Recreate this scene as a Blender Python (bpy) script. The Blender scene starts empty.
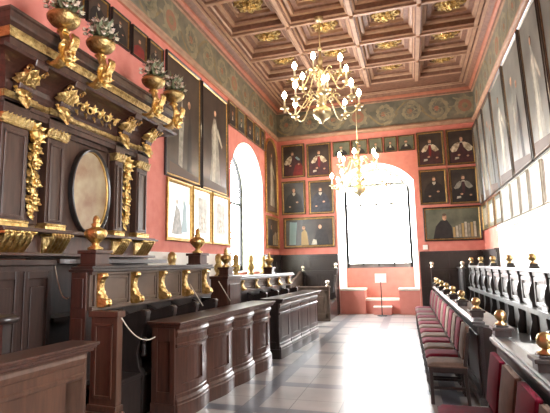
import bpy, math, random
from mathutils import Vector, Matrix
random.seed(7)
WORLD, SUN, EXPO = 28., 22., .3
PI = math.pi
C = bpy.context.scene.collection

# ------------------------------------------------------------------ materials
def lin(c):
    return tuple((v/255/12.92 if v/255 <= .04045 else ((v/255+.055)/1.055)**2.4) for v in c)

def mat(name, rgb, rough=.5, metal=0., rgb2=None, scale=4., stretch=(1, 1, 1), bump=0., coat=0., spec=.5,
        coat_rough=.1, detail=4., bscale=None, contrast=(.35, .65)):
    m = bpy.data.materials.new(name); m.use_nodes = True
    nt = m.node_tree; b = nt.nodes['Principled BSDF']
    c1 = lin(rgb); b.inputs['Base Color'].default_value = (*c1, 1)
    b.inputs['Roughness'].default_value = rough; b.inputs['Metallic'].default_value = metal
    b.inputs['Specular IOR Level'].default_value = spec
    if coat:
        b.inputs['Coat Weight'].default_value = coat; b.inputs['Coat Roughness'].default_value = coat_rough
    if rgb2 or bump:
        tc = nt.nodes.new('ShaderNodeTexCoord'); mp = nt.nodes.new('ShaderNodeMapping')
        mp.inputs['Scale'].default_value = stretch
        nz = nt.nodes.new('ShaderNodeTexNoise'); nz.inputs['Scale'].default_value = scale; nz.inputs['Detail'].default_value = detail
        nt.links.new(tc.outputs['Object'], mp.inputs['Vector']); nt.links.new(mp.outputs['Vector'], nz.inputs['Vector'])
        if rgb2:
            r = nt.nodes.new('ShaderNodeValToRGB')
            r.color_ramp.elements[0].position = contrast[0]; r.color_ramp.elements[1].position = contrast[1]
            r.color_ramp.elements[0].color = (*c1, 1); r.color_ramp.elements[1].color = (*lin(rgb2), 1)
            nt.links.new(nz.outputs['Fac'], r.inputs['Fac']); nt.links.new(r.outputs['Color'], b.inputs['Base Color'])
        if bump:
            bp = nt.nodes.new('ShaderNodeBump'); bp.inputs['Strength'].default_value = bump; bp.inputs['Distance'].default_value = .02
            n2 = nz
            if bscale:
                n2 = nt.nodes.new('ShaderNodeTexNoise'); n2.inputs['Scale'].default_value = bscale
                nt.links.new(mp.outputs['Vector'], n2.inputs['Vector'])
            nt.links.new(n2.outputs['Fac'], bp.inputs['Height']); nt.links.new(bp.outputs['Normal'], b.inputs['Normal'])
    return m

def emit(name, rgb, s):
    m = bpy.data.materials.new(name); m.use_nodes = True
    b = m.node_tree.nodes['Principled BSDF']
    b.inputs['Base Color'].default_value = (*lin(rgb), 1)
    b.inputs['Emission Color'].default_value = (*lin(rgb), 1); b.inputs['Emission Strength'].default_value = s
    return m

M = {}
M['wood'] = mat('dark_walnut', (52, 31, 24), .34, rgb2=(72, 44, 33), scale=5, stretch=(6, 6, .7), coat=.4, coat_rough=.22)
M['wood_red'] = mat('red_walnut', (64, 41, 29), .38, rgb2=(84, 56, 41), scale=5, stretch=(6, 6, .7), coat=.3, coat_rough=.28)
M['wood_grey'] = mat('worn_walnut', (78, 64, 54), .45, rgb2=(94, 78, 66), scale=5, stretch=(1, 1, 1), coat=.2, coat_rough=.3)
M['wood_black'] = mat('black_oak', (34, 27, 25), .38, rgb2=(46, 37, 33), scale=6, stretch=(5, 5, .8), coat=.5, coat_rough=.28)
M['lacquer'] = mat('polished_black_oak', (52, 50, 50), .34, rgb2=(68, 66, 66), scale=6, stretch=(5, 5, .8), coat=1., coat_rough=.3, spec=.8)
M['canopy'] = mat('canopy_walnut', (56, 38, 30), .42, rgb2=(76, 53, 42), scale=4, stretch=(5, 5, .7), coat=.2, coat_rough=.3)
M['gold'] = mat('gilding', (190, 152, 86), .3, 1., rgb2=(232, 202, 136), scale=18, bump=.7, bscale=42)
M['gold_old'] = mat('old_gilding', (146, 120, 74), .34, .9, rgb2=(200, 172, 114), scale=14, bump=.7, bscale=42)
M['brass'] = mat('brass', (222, 206, 166), .38, 1.)
M['red_wall'] = mat('red_damask', (203, 124, 110), .8, rgb2=(211, 135, 121), scale=5, detail=3, spec=.2)
M['plaster'] = mat('white_plaster', (228, 224, 214), .8, rgb2=(236, 233, 226), scale=3)
M['stone'] = mat('pale_stone', (222, 214, 200), .6, rgb2=(232, 226, 214), scale=6)
M['pink_stone'] = mat('pink_plaster', (204, 128, 116), .8, rgb2=(210, 136, 124), scale=4)
M['ceil'] = mat('ceiling_wood', (112, 78, 62), .55, rgb2=(132, 94, 74), scale=6, stretch=(2, 2, 2))
M['ceil_light'] = mat('ceiling_moulding', (158, 122, 98), .5, rgb2=(174, 138, 112), scale=6)
M['ceil_red'] = mat('red_painted_moulding', (164, 98, 76), .55, rgb2=(178, 112, 86), scale=6)
M['black_frame'] = mat('black_frame', (38, 32, 28), .35, coat=.4)
M['gold_frame'] = mat('gilt_frame', (150, 118, 66), .4, .8, rgb2=(186, 150, 88), scale=20)
M['brown_frame'] = mat('brown_frame', (92, 72, 52), .4, .3, rgb2=(120, 96, 66), scale=12)
M['canvas_dark'] = mat('dark_canvas', (38, 32, 30), .38, rgb2=(62, 52, 46), scale=3, coat=.3, coat_rough=.25)
M['canvas_brown'] = mat('brown_canvas', (54, 42, 36), .4, rgb2=(82, 66, 54), scale=3, coat=.3, coat_rough=.25)
M['canvas_green'] = mat('green_canvas', (70, 76, 62), .4, rgb2=(104, 104, 86), scale=2.5, coat=.3, coat_rough=.25)
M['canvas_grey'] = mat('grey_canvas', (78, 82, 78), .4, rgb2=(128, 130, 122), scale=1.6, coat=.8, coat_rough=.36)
M['canvas_glass'] = mat('glare_glazed_print', (176, 186, 188), .3, rgb2=(200, 206, 204), scale=2.5, coat=1., coat_rough=.06, spec=1.)  # pale blue-grey base colour paints in the reflected window glare
M['paper'] = mat('pale_print', (226, 222, 208), .5, rgb2=(236, 233, 222), scale=4, coat=1., coat_rough=.1)
M['oval'] = mat('oval_canvas', (126, 92, 66), .4, rgb2=(168, 152, 122), scale=3.2, coat=.3)
M['skin'] = mat('painted_skin', (206, 162, 130), .5, rgb2=(150, 108, 82), scale=9, contrast=(.42, .62))
M['ermine'] = mat('painted_ermine', (216, 202, 174), .5, rgb2=(150, 132, 106), scale=11, contrast=(.4, .62))
M['p_red'] = mat('painted_red', (132, 34, 34), .5, rgb2=(104, 28, 30), scale=10)
M['p_black'] = mat('painted_black', (24, 21, 22), .5, rgb2=(40, 35, 34), scale=8)
M['p_plum'] = mat('painted_plum', (76, 40, 42), .5, rgb2=(56, 32, 36), scale=9)
M['p_navy'] = mat('painted_navy', (32, 33, 42), .5, rgb2=(52, 52, 62), scale=8)
M['p_hair'] = mat('painted_hair', (86, 66, 52), .6)
M['p_grey'] = mat('painted_grey', (158, 152, 138), .5, rgb2=(120, 116, 104), scale=9)
M['p_pale'] = mat('painted_pale', (196, 190, 172), .5, rgb2=(160, 152, 134), scale=8)
M['p_teal'] = mat('painted_teal', (132, 158, 160), .5)
M['p_gold'] = mat('painted_ochre', (168, 142, 92), .5)
M['frieze'] = mat('frieze_ground', (92, 92, 80), .55, rgb2=(126, 120, 102), scale=3.5, detail=5, spec=.4, coat=.5, coat_rough=.4)
M['scroll_pale'] = mat('frieze_scroll', (156, 144, 114), .55, rgb2=(126, 122, 100), scale=9, coat=.5, coat_rough=.4)
M['scroll_pink'] = mat('frieze_rose', (164, 106, 86), .6, rgb2=(142, 116, 92), scale=9)
M['scroll_ochre'] = mat('frieze_ochre', (150, 132, 96), .6, rgb2=(122, 112, 90), scale=8)
M['velvet'] = mat('red_velvet', (104, 9, 36), .85, rgb2=(86, 7, 29), scale=9, spec=.15)
M['taupe'] = mat('taupe_velvet', (108, 90, 78), .85, rgb2=(90, 75, 66), scale=9, spec=.15)
M['leaf'] = mat('grey_green_leaf', (80, 90, 64), .45, rgb2=(138, 140, 106), scale=12)
M['petal'] = mat('silvered_petal', (196, 188, 160), .45, rgb2=(214, 190, 176), scale=12)
M['petal_pink'] = mat('pink_petal', (190, 130, 120), .5)
M['candle'] = mat('candle_sleeve', (236, 226, 204), .5)
M['bulb'] = emit('lit_bulb', (255, 232, 190), 40.)
M['reveal'] = mat('mottled_reveal', (150, 156, 138), .7, rgb2=(206, 204, 190), scale=2.2, detail=6)
M['bench'] = mat('glare_grey_lacquer', (96, 96, 96), .4, rgb2=(116, 116, 114), scale=5, stretch=(4, 4, .8), coat=1., coat_rough=.26, spec=.9)  # black wood lightened to grey, so the colour carries the window glare
M['wood_dim'] = mat('dim_walnut', (46, 32, 27), .42, rgb2=(60, 43, 36), scale=5, stretch=(6, 6, .7), coat=.2, coat_rough=.3)
M['muntin'] = mat('pale_painted_bar', (214, 212, 204), .5)
M['white'] = mat('white_card', (238, 236, 230), .6)
M['iron'] = mat('black_iron', (26, 25, 26), .4, .6)
M['lead'] = mat('window_iron', (112, 112, 108), .5, .2)
M['cord'] = mat('pale_cord', (186, 176, 158), .7)
M['tree'] = mat('tree_leaves', (120, 150, 96), .7, rgb2=(150, 176, 120), scale=3)
M['facade'] = mat('pale_facade', (226, 218, 200), .8)

def floor_mat():
    m = bpy.data.materials.new('marble_tiles'); m.use_nodes = True
    nt = m.node_tree; N = nt.nodes.new; L = nt.links.new; b = nt.nodes['Principled BSDF']
    tc = N('ShaderNodeTexCoord'); sp = N('ShaderNodeSeparateXYZ'); L(tc.outputs['Object'], sp.inputs[0])
    def band(sock, off, per, wid):
        a = N('ShaderNodeMath'); a.operation = 'ADD'; a.inputs[1].default_value = off; L(sock, a.inputs[0])
        k = N('ShaderNodeMath'); k.operation = 'FLOORED_MODULO'; k.inputs[1].default_value = per; L(a.outputs[0], k.inputs[0])
        l = N('ShaderNodeMath'); l.operation = 'LESS_THAN'; l.inputs[1].default_value = wid; L(k.outputs[0], l.inputs[0])
        return l.outputs[0]
    bx, by = band(sp.outputs['X'], 50.35, 1.1, .2), band(sp.outputs['Y'], 50.15, 1.1, .2)
    mx = N('ShaderNodeMath'); mx.operation = 'MAXIMUM'; L(bx, mx.inputs[0]); L(by, mx.inputs[1])
    jx, jy = band(sp.outputs['X'], 50.35, .55, .008), band(sp.outputs['Y'], 50.15, .55, .008)
    jj = N('ShaderNodeMath'); jj.operation = 'MAXIMUM'; L(jx, jj.inputs[0]); L(jy, jj.inputs[1])
    nz = N('ShaderNodeTexNoise'); nz.inputs['Scale'].default_value = 2.2; nz.inputs['Detail'].default_value = 6
    L(tc.outputs['Object'], nz.inputs['Vector'])
    def ramp(a, c):
        r = N('ShaderNodeValToRGB'); r.color_ramp.elements[0].color = (*lin(a), 1); r.color_ramp.elements[1].color = (*lin(c), 1)
        r.color_ramp.elements[0].position = .3; r.color_ramp.elements[1].position = .7
        L(nz.outputs['Fac'], r.inputs['Fac']); return r.outputs['Color']
    m1 = N('ShaderNodeMix'); m1.data_type = 'RGBA'; L(mx.outputs[0], m1.inputs['Factor'])
    L(ramp((136, 132, 130), (164, 158, 153)), m1.inputs['A']); L(ramp((84, 87, 94), (106, 108, 114)), m1.inputs['B'])
    m2 = N('ShaderNodeMix'); m2.data_type = 'RGBA'; L(jj.outputs[0], m2.inputs['Factor'])
    L(m1.outputs['Result'], m2.inputs['A']); m2.inputs['B'].default_value = (*lin((70, 66, 64)), 1)
    L(m2.outputs['Result'], b.inputs['Base Color'])
    b.inputs['Roughness'].default_value = .28; b.inputs['Specular IOR Level'].default_value = .6
    return m
M['floor'] = floor_mat()

# ------------------------------------------------------------------ mesh builder
class MB:
    def __init__(s): s.v = []; s.f = []; s.m = []; s.s = []
    def add(s, vs, fs, m=0, smooth=False):
        n = len(s.v); s.v += [tuple(v) for v in vs]
        for f in fs: s.f.append(tuple(i+n for i in f)); s.m.append(m); s.s.append(smooth)
        return s
    def box(s, x0, x1, y0, y1, z0, z1, m=0):
        vs = [(x, y, z) for z in (z0, z1) for y in (y0, y1) for x in (x0, x1)]
        return s.add(vs, [(0, 2, 3, 1), (4, 5, 7, 6), (0, 1, 5, 4), (2, 6, 7, 3), (0, 4, 6, 2), (1, 3, 7, 5)], m)
    def frustum(s, cx, cy, z0, z1, a0, b0, a1, b1, m=0):
        vs = [(cx+i*a0, cy+j*b0, z0) for i, j in ((-1, -1), (1, -1), (1, 1), (-1, 1))] + [(cx+i*a1, cy+j*b1, z1) for i, j in ((-1, -1), (1, -1), (1, 1), (-1, 1))]
        return s.add(vs, [(3, 2, 1, 0), (4, 5, 6, 7)] + [(i, (i+1) % 4, (i+1) % 4+4, i+4) for i in range(4)], m)
    def loops(s, ls, m=0, smooth=False, close=True, cap0=True, cap1=True, ms=None):
        n = len(ls[0]); vs = [p for l in ls for p in l]; k = len(s.v); s.v += [tuple(p) for p in vs]
        for i in range(len(ls)-1):
            for j in range(n if close else n-1):
                j2 = (j+1) % n
                s.f.append((k+i*n+j, k+i*n+j2, k+(i+1)*n+j2, k+(i+1)*n+j)); s.m.append(ms[i] if ms else m); s.s.append(smooth)
        if cap0: s.f.append(tuple(k+j for j in reversed(range(n)))); s.m.append(ms[0] if ms else m); s.s.append(False)
        if cap1: s.f.append(tuple(k+(len(ls)-1)*n+j for j in range(n))); s.m.append(ms[-1] if ms else m); s.s.append(False)
        return s
    def lathe(s, c, prof, n=16, m=0, smooth=True, sx=1., sy=1., flute=0., nf=8):
        ls = []
        for r, z in prof:
            ls.append([(c[0]+sx*r*(1+flute*math.cos(nf*2*PI*j/n))*math.cos(2*PI*j/n), c[1]+sy*r*(1+flute*math.cos(nf*2*PI*j/n))*math.sin(2*PI*j/n), c[2]+z) for j in range(n)])
        return s.loops(ls, m, smooth)
    def sphere(s, c, r, m=0, n=12, k=8, sz=1., sx=1., sy=1.):
        return s.lathe(c, [(max(1e-4, r*math.sin(PI*i/k)), -r*sz*math.cos(PI*i/k)) for i in range(k+1)], n, m, True, sx, sy)
    def tube(s, pts, r, n=8, m=0):
        pts = [Vector(p) for p in pts]; ls = []; up = None
        for i, p in enumerate(pts):
            t = (pts[min(i+1, len(pts)-1)]-pts[max(i-1, 0)]).normalized()
            if up is None: up = Vector((0, 0, 1)) if abs(t.z) < .9 else Vector((1, 0, 0))
            a = t.cross(up).normalized(); up = a.cross(t)
            rr = r[i] if isinstance(r, (list, tuple)) else r
            ls.append([p+rr*(math.cos(2*PI*j/n)*a+math.sin(2*PI*j/n)*up) for j in range(n)])
        return s.loops(ls, m, True)
    def extrude(s, poly, f0, f1, m=0, smooth=False):
        """poly: list of 2-D points; f0, f1 map a 2-D point to 3-D on either end."""
        return s.loops([[f0(p) for p in poly], [f1(p) for p in poly]], m, smooth)
    def grid(s, fn, nu, nv, m=0, smooth=True):
        k = len(s.v)
        for i in range(nu+1):
            for j in range(nv+1): s.v.append(tuple(fn(i/nu, j/nv)))
        for i in range(nu):
            for j in range(nv):
                a = k+i*(nv+1)+j; s.f.append((a, a+nv+1, a+nv+2, a+1)); s.m.append(m); s.s.append(smooth)
        return s
    def leaf(s, base, d, up, ln, w, curl=.5, m=0):
        """a curled acanthus leaf with a lobed edge and some thickness"""
        d = Vector(d).normalized(); up = Vector(up).normalized(); side = d.cross(up).normalized(); b = Vector(base)
        def fn(u, v, o):
            ww = w*math.sin(PI*(.08+.9*u))**.7*(1+.22*math.cos(u*6*PI)); t = (v-.5)*2
            return b+d*(ln*u)+side*(ww*.5*t)+up*(curl*ln*u*u+(-.18*w)*t*t+o)
        for o in (0, -.15*w):
            s.grid(lambda u, v: fn(u, v, o*math.sin(PI*min(1, .1+u*.9))), 6, 4, m)
        return s
    def build(s, name, mats, parent=None, bevel=0., loc=None):
        me = bpy.data.meshes.new(name); me.from_pydata(s.v, [], s.f)
        for m in (mats if isinstance(mats, (list, tuple)) else [mats]): me.materials.append(M[m] if isinstance(m, str) else m)
        me.polygons.foreach_set('material_index', s.m); me.polygons.foreach_set('use_smooth', s.s); me.update()
        import bmesh
        bm = bmesh.new(); bm.from_mesh(me); bmesh.ops.recalc_face_normals(bm, faces=bm.faces); bm.to_mesh(me); bm.free()
        o = bpy.data.objects.new(name, me); C.objects.link(o)
        if parent: o.parent = parent
        if loc: o.location = loc
        if bevel:
            b = o.modifiers.new('bevel', 'BEVEL'); b.width = bevel; b.segments = 2; b.limit_method = 'ANGLE'
        return o

def thing(name, label, cat, loc=(0, 0, 0), rz=0., group=None):
    o = bpy.data.objects.new(name, None); C.objects.link(o); o.location = loc; o.rotation_euler = (0, 0, rz)
    o.empty_display_size = .1
    return tag(o, label, cat, group)
def tag(o, label, cat, group=None):
    o['label'] = label; o['category'] = cat
    if group: o['group'] = group
    return o
def struct(o): o['kind'] = 'structure'; return o
def dup(root, loc, label=None, group=None, rz=None):
    r = root.copy(); C.objects.link(r); r.location = loc
    if rz is not None: r.rotation_euler = (0, 0, rz)
    if label: r['label'] = label
    if group: r['group'] = group
    for ch in list(root.children):
        c = ch.copy(); C.objects.link(c); c.parent = r
        for g in list(ch.children):
            d = g.copy(); C.objects.link(d); d.parent = c
    return r

def arc(cx, cz, r, a0, a1, n):
    return [(cx+r*math.cos(math.radians(a0+(a1-a0)*i/n)), cz+r*math.sin(math.radians(a0+(a1-a0)*i/n))) for i in range(n+1)]

# ------------------------------------------------------------------ room numbers
XL, XR, YB, YF = -4.24, 2.11, 14.53, -3.6
ZF, ZC = 5.84, 7.03              # foot of the painted frieze, underside of the ceiling beams
WT = .75                         # wall thickness at the windows

# back wall with arched window recess
BX0, BX1, BSP, BCR = -2.24, .2, 4.15, 4.78     # recess sides, springing and crown
def arch_pts(x0, x1, zs, zc, n=14):
    w = (x1-x0)/2; h = zc-zs; R = (w*w+h*h)/(2*h); cz = zc-R; a = math.asin(w/R)
    return [((x0+x1)/2+R*math.sin(-a+2*a*i/n), cz+R*math.cos(-a+2*a*i/n)) for i in range(n+1)]
def wall_with_arch(mb, f, u0, u1, z1, a0, a1, zs, zc, m=0, sill=0.):
    """wall in (u, z) with an arched opening; f(u, z) gives 3-D"""
    if sill > 0: mb.add([f(a0, 0), f(a1, 0), f(a1, sill), f(a0, sill)], [(0, 1, 2, 3)], m)
    mb.add([f(u0, 0), f(a0, 0), f(a0, zs), f(a0, z1), f(u0, z1)], [(0, 1, 2, 3, 4)], m)
    mb.add([f(a1, 0), f(u1, 0), f(u1, z1), f(a1, z1), f(a1, zs)], [(0, 1, 2, 3, 4)], m)
    p = arch_pts(a0, a1, zs, zc)
    for i in range(len(p)-1):
        (x, z), (x2, z2) = p[i], p[i+1]
        mb.add([f(x, z), f(x2, z2), f(x2, z1), f(x, z1)], [(0, 1, 2, 3)], m)
def reveal(mb, f0, f1, a0, a1, z0, zs, zc, m=1):
    p = [(a0, z0)]+arch_pts(a0, a1, zs, zc)+[(a1, z0)]
    for i in range(len(p)-1):
        mb.add([f0(*p[i]), f0(*p[i+1]), f1(*p[i+1]), f1(*p[i])], [(0, 1, 2, 3)], m)

mb = MB()
f0 = lambda x, z: (x, YB, z); f1 = lambda x, z: (x+(.14 if x < -1.4 else -.14 if x > -.6 else 0), YB+WT, z)
wall_with_arch(mb, f0, XL-.01, XR+.01, ZC+.4, BX0, BX1, BSP, BCR)
reveal(mb, f0, f1, BX0, BX1, 0, BSP, BCR, 1)
mb.add([f1(BX0, 0), f1(BX1, 0), f1(BX1, 1.42), f1(BX0, 1.42)], [(0, 1, 2, 3)], 2)        # low wall under the glass
wall_with_arch(mb, lambda u, z: (u, YB+WT+.25, z), BX0-.6, BX1+.6, ZC+.4, BX0+.14, BX1-.14, BSP-.1, BCR-.12, 0, 1.42)
reveal(mb, lambda x, z: (x, YB+WT, z), lambda x, z: (x, YB+WT+.25, z), BX0+.14, BX1-.14, 1.42, BSP-.1, BCR-.12, 1)
struct(mb.build('wall_back', ['red_wall', 'plaster', 'pink_stone']))

# left wall: window near the far end
WY0, WY1, WSP, WCR = 10.3, 12.85, 3.95, 4.98
mb = MB()
fl = lambda y, z: (XL, y, z); fl1 = lambda y, z: (XL-WT, y, z)
wall_with_arch(mb, fl, YF, YB, ZC+.4, WY0, WY1, WSP, WCR, 0, 1.42)
reveal(mb, fl, fl1, WY0, WY1, 1.42, WSP, WCR, 1)
mb.add([fl(WY0, 1.42), fl(WY1, 1.42), fl1(WY1, 1.42), fl1(WY0, 1.42)], [(0, 1, 2, 3)], 1)
struct(mb.build('wall_left', ['red_wall', 'reveal']))

# right wall: one unseen window, added beside the viewer for fill light
RY0, RY1 = 1.0, 3.4
mb = MB()
fr = lambda y, z: (XR, y, z); fr1 = lambda y, z: (XR+.6, y, z)
wall_with_arch(mb, fr, YF, YB, ZC+.4, RY0, RY1, 3.9, 4.9, 0, 1.5)
reveal(mb, fr, fr1, RY0, RY1, 1.5, 3.9, 4.9, 1)
mb.add([fr(RY0, 1.5), fr(RY1, 1.5), fr1(RY1, 1.5), fr1(RY0, 1.5)], [(0, 1, 2, 3)], 1)
struct(mb.build('wall_right', ['red_wall', 'plaster']))
mb = MB(); mb.add([(XL, YF, 0), (XR, YF, 0), (XR, YF, ZC+.4), (XL, YF, ZC+.4)], [(0, 1, 2, 3)])
struct(mb.build('wall_front', ['red_wall']))
mb = MB(); mb.box(XL-1, XR+1, YF-.3, YB+1.2, -.2, 0)
struct(mb.build('floor', ['floor']))

# window joinery
def window(name, pts, f, bars_u, bars_z, z0, t=.07, d=.07, mats=('lead', 'lead')):
    """pts: closed outline (u, z); f(u, z, depth) -> 3-D"""
    cx = sum(p[0] for p in pts)/len(pts); cz = sum(p[1] for p in pts)/len(pts)
    root = bpy.data.objects.new(name, None); C.objects.link(root); struct(root)
    m = MB(); n = len(pts)
    ins = [(p[0]+(cx-p[0])*t/max(.5, abs(cx-pts[0][0])), p[1]+(cz-p[1])*t/1.2) for p in pts]
    m.loops([[f(*p, 0) for p in pts], [f(*p, d) for p in pts], [f(*p, d) for p in ins], [f(*p, 0) for p in ins], [f(*p, 0) for p in pts]], 0, cap0=False, cap1=False)
    m.build('frame', mats[0], root)
    zt = max(p[1] for p in pts); u0 = min(p[0] for p in pts); u1 = max(p[0] for p in pts)
    for u, w in bars_u:
        m = MB(); a = [f(u-w, z0, 0), f(u+w, z0, 0), f(u+w, zt-.04, 0), f(u-w, zt-.04, 0)]; b = [f(u-w, z0, d), f(u+w, z0, d), f(u+w, zt-.04, d), f(u-w, zt-.04, d)]
        m.loops([a, b]); m.build('mullion', mats[0] if w > .03 else mats[1], root)
    for z, w in bars_z:
        m = MB(); a = [f(u0, z-w, 0), f(u1, z-w, 0), f(u1, z+w, 0), f(u0, z+w, 0)]; b = [f(u0, z-w, d*.8), f(u1, z-w, d*.8), f(u1, z+w, d*.8), f(u0, z+w, d*.8)]
        m.loops([a, b]); m.build('transom', mats[1], root)
    return root
gm = bpy.data.materials.new('window_glass'); gm.use_nodes = True
nt = gm.node_tree; nt.nodes.clear(); out = nt.nodes.new('ShaderNodeOutputMaterial'); mix = nt.nodes.new('ShaderNodeMixShader')
tr = nt.nodes.new('ShaderNodeBsdfTransparent'); gl = nt.nodes.new('ShaderNodeBsdfGlossy'); gl.inputs['Roughness'].default_value = .03
mix.inputs[0].default_value = .05; nt.links.new(tr.outputs[0], mix.inputs[1]); nt.links.new(gl.outputs[0], mix.inputs[2]); nt.links.new(mix.outputs[0], out.inputs[0])
M['glass'] = gm
def pane(root, pts, f):
    m = MB(); m.add([f(*p, .03) for p in pts], [tuple(range(len(pts)))]); m.build('pane', 'glass', root)

gx0, gx1 = BX0+.14, BX1-.14
pts = [(gx0, 1.42)]+arch_pts(gx0, gx1, BSP-.1, BCR-.12)+[(gx1, 1.42)]
fb = lambda u, z, d: (u, YB+WT+.18-d, z)
w1 = window('window_1', pts, fb, [(gx0+.55, .026), ((gx0+gx1)/2-.02, .026), (gx1-.6, .026), (gx1-.04, .045), (gx0+.04, .045)], [(3.55, .028), (4.22, .05)], 1.42)
pane(w1, pts, fb)
pts = [(WY0, 1.42)]+arch_pts(WY0, WY1, WSP, WCR)+[(WY1, 1.42)]
fw = lambda u, z, d: (XL-WT+d, u, z)
w2 = window('window_2', pts, fw, [(WY0+1.62, .06), (WY1-.04, .045)], [(3.42, .035)], 1.42, mats=('iron', 'iron'))
pane(w2, pts, fw)
pts = [(RY0, 1.5)]+arch_pts(RY0, RY1, 3.9, 4.9)+[(RY1, 1.5)]
fw3 = lambda u, z, d: (XR+.58-d, u, z)
w3 = window('fill_window', pts, fw3, [((RY0+RY1)/2, .04)], [(3.3, .035)], 1.5)  # unseen window added to light the canopy and left stalls
pane(w3, pts, fw3)

# stone window seats and steps in the back recess
mb = MB()
mb.box(BX0+.005, -1.46, YB+.005, YB+WT-.01, 0, .72, 0); mb.box(-.42, BX1-.005, YB+.005, YB+WT-.01, 0, .72, 0)
mb.box(BX0+.005, -1.44, YB-.02, YB+WT-.01, .72, .78, 1); mb.box(-.44, BX1-.005, YB-.02, YB+WT-.01, .72, .78, 1)
mb.box(-1.46, -.42, YB+.15, YB+WT-.01, 0, .40, 0); mb.box(-1.46, -.42, YB+.13, YB+WT-.01, .40, .46, 1)
mb.box(-1.2, -.66, YB-.12, YB+.14, 0, .21, 0); mb.box(-1.21, -.65, YB-.14, YB+.14, .21, .25, 1)
struct(mb.build('trim_1', ['pink_stone', 'stone'], bevel=.008))

# ------------------------------------------------------------------ ceiling
mb = MB()
xs = [-3.85, -2.42, -.98, .45, 1.85]; ys = [13.6-1.4*k for k in range(13)]
bw = .11
def rect(x0, x1, y0, y1, z): return [(x0, y0, z), (x1, y0, z), (x1, y1, z), (x0, y1, z)]
for i in range(4):
    for j in range(len(ys)-1):
        x0, x1, y1, y0 = xs[i], xs[i+1], ys[j], ys[j+1]
        prof = [(0, ZC), (bw-.03, ZC), (bw, ZC+.03), (bw+.01, ZC+.14), (bw+.07, ZC+.15), (bw+.09, ZC+.2), (bw+.1, ZC+.24), (bw+.2, ZC+.25), (bw+.215, ZC+.32), (bw+.26, ZC+.33), (bw+.28, ZC+.36)]
        mb.loops([rect(x0+a, x1-a, y0+a, y1-a, z) for a, z in prof], cap0=False, ms=[0, 1, 0, 1, 1, 0, 0, 1, 1, 0, 0])
for x in xs[1:-1]:       # raised ribs down the middle of each beam
    mb.box(x-.045, x+.045, ys[-1], ys[0], ZC-.05, ZC+.01, 1)
for y in ys[1:]:
    mb.box(xs[0], xs[-1], y-.04, y+.04, ZC-.035, ZC+.01, 1)
    for x in xs[1:-1]: mb.sphere((x, y, ZC-.05), .05, 1, 8, 6)
struct(mb.build('ceiling', ['ceil', 'ceil_light']))
# cornice round the ceiling: sweep a profile round the room
def sweep_room(mb, prof, ms):
    for (o, z), (o2, z2), m in zip(prof, prof[1:], ms):
        a = [(XL+o, YF+o, z), (XR-o, YF+o, z), (XR-o, YB-o, z), (XL+o, YB-o, z)]
        b = [(XL+o2, YF+o2, z2), (XR-o2, YF+o2, z2), (XR-o2, YB-o2, z2), (XL+o2, YB-o2, z2)]
        mb.loops([a, b], m, cap0=False, cap1=False)
mb = MB()
sweep_room(mb, [(0, 6.78), (.05, 6.79), (.07, 6.84), (.12, 6.87), (.13, 6.92), (.2, 6.95), (.24, 6.99), (.3, 7.0), (.31, 7.03), (.34, ZC-.03), (.42, ZC-.03), (.42, ZC+.02)], [1, 0, 2, 2, 0, 0, 1, 0, 0, 1, 0])
o = YB-.42; mb.add(rect(xs[0]-.02, xs[-1]+.02, ys[0]-.02, o+.45, ZC+.005), [(0, 1, 2, 3)], 0)
struct(mb.build('trim_2', ['ceil', 'ceil_light', 'ceil_red']))
mb = MB()      # moulding below the frieze
sweep_room(mb, [(0, ZF-.04), (.04, ZF-.03), (.05, ZF+.01), (.09, ZF+.03), (.1, ZF+.07), (.06, ZF+.09), (.05, ZF+.12), (0, ZF+.13)], [0, 1, 1, 1, 1, 1, 1])
struct(mb.build('trim_3', ['ceil_red', 'ceil_light']))
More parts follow.
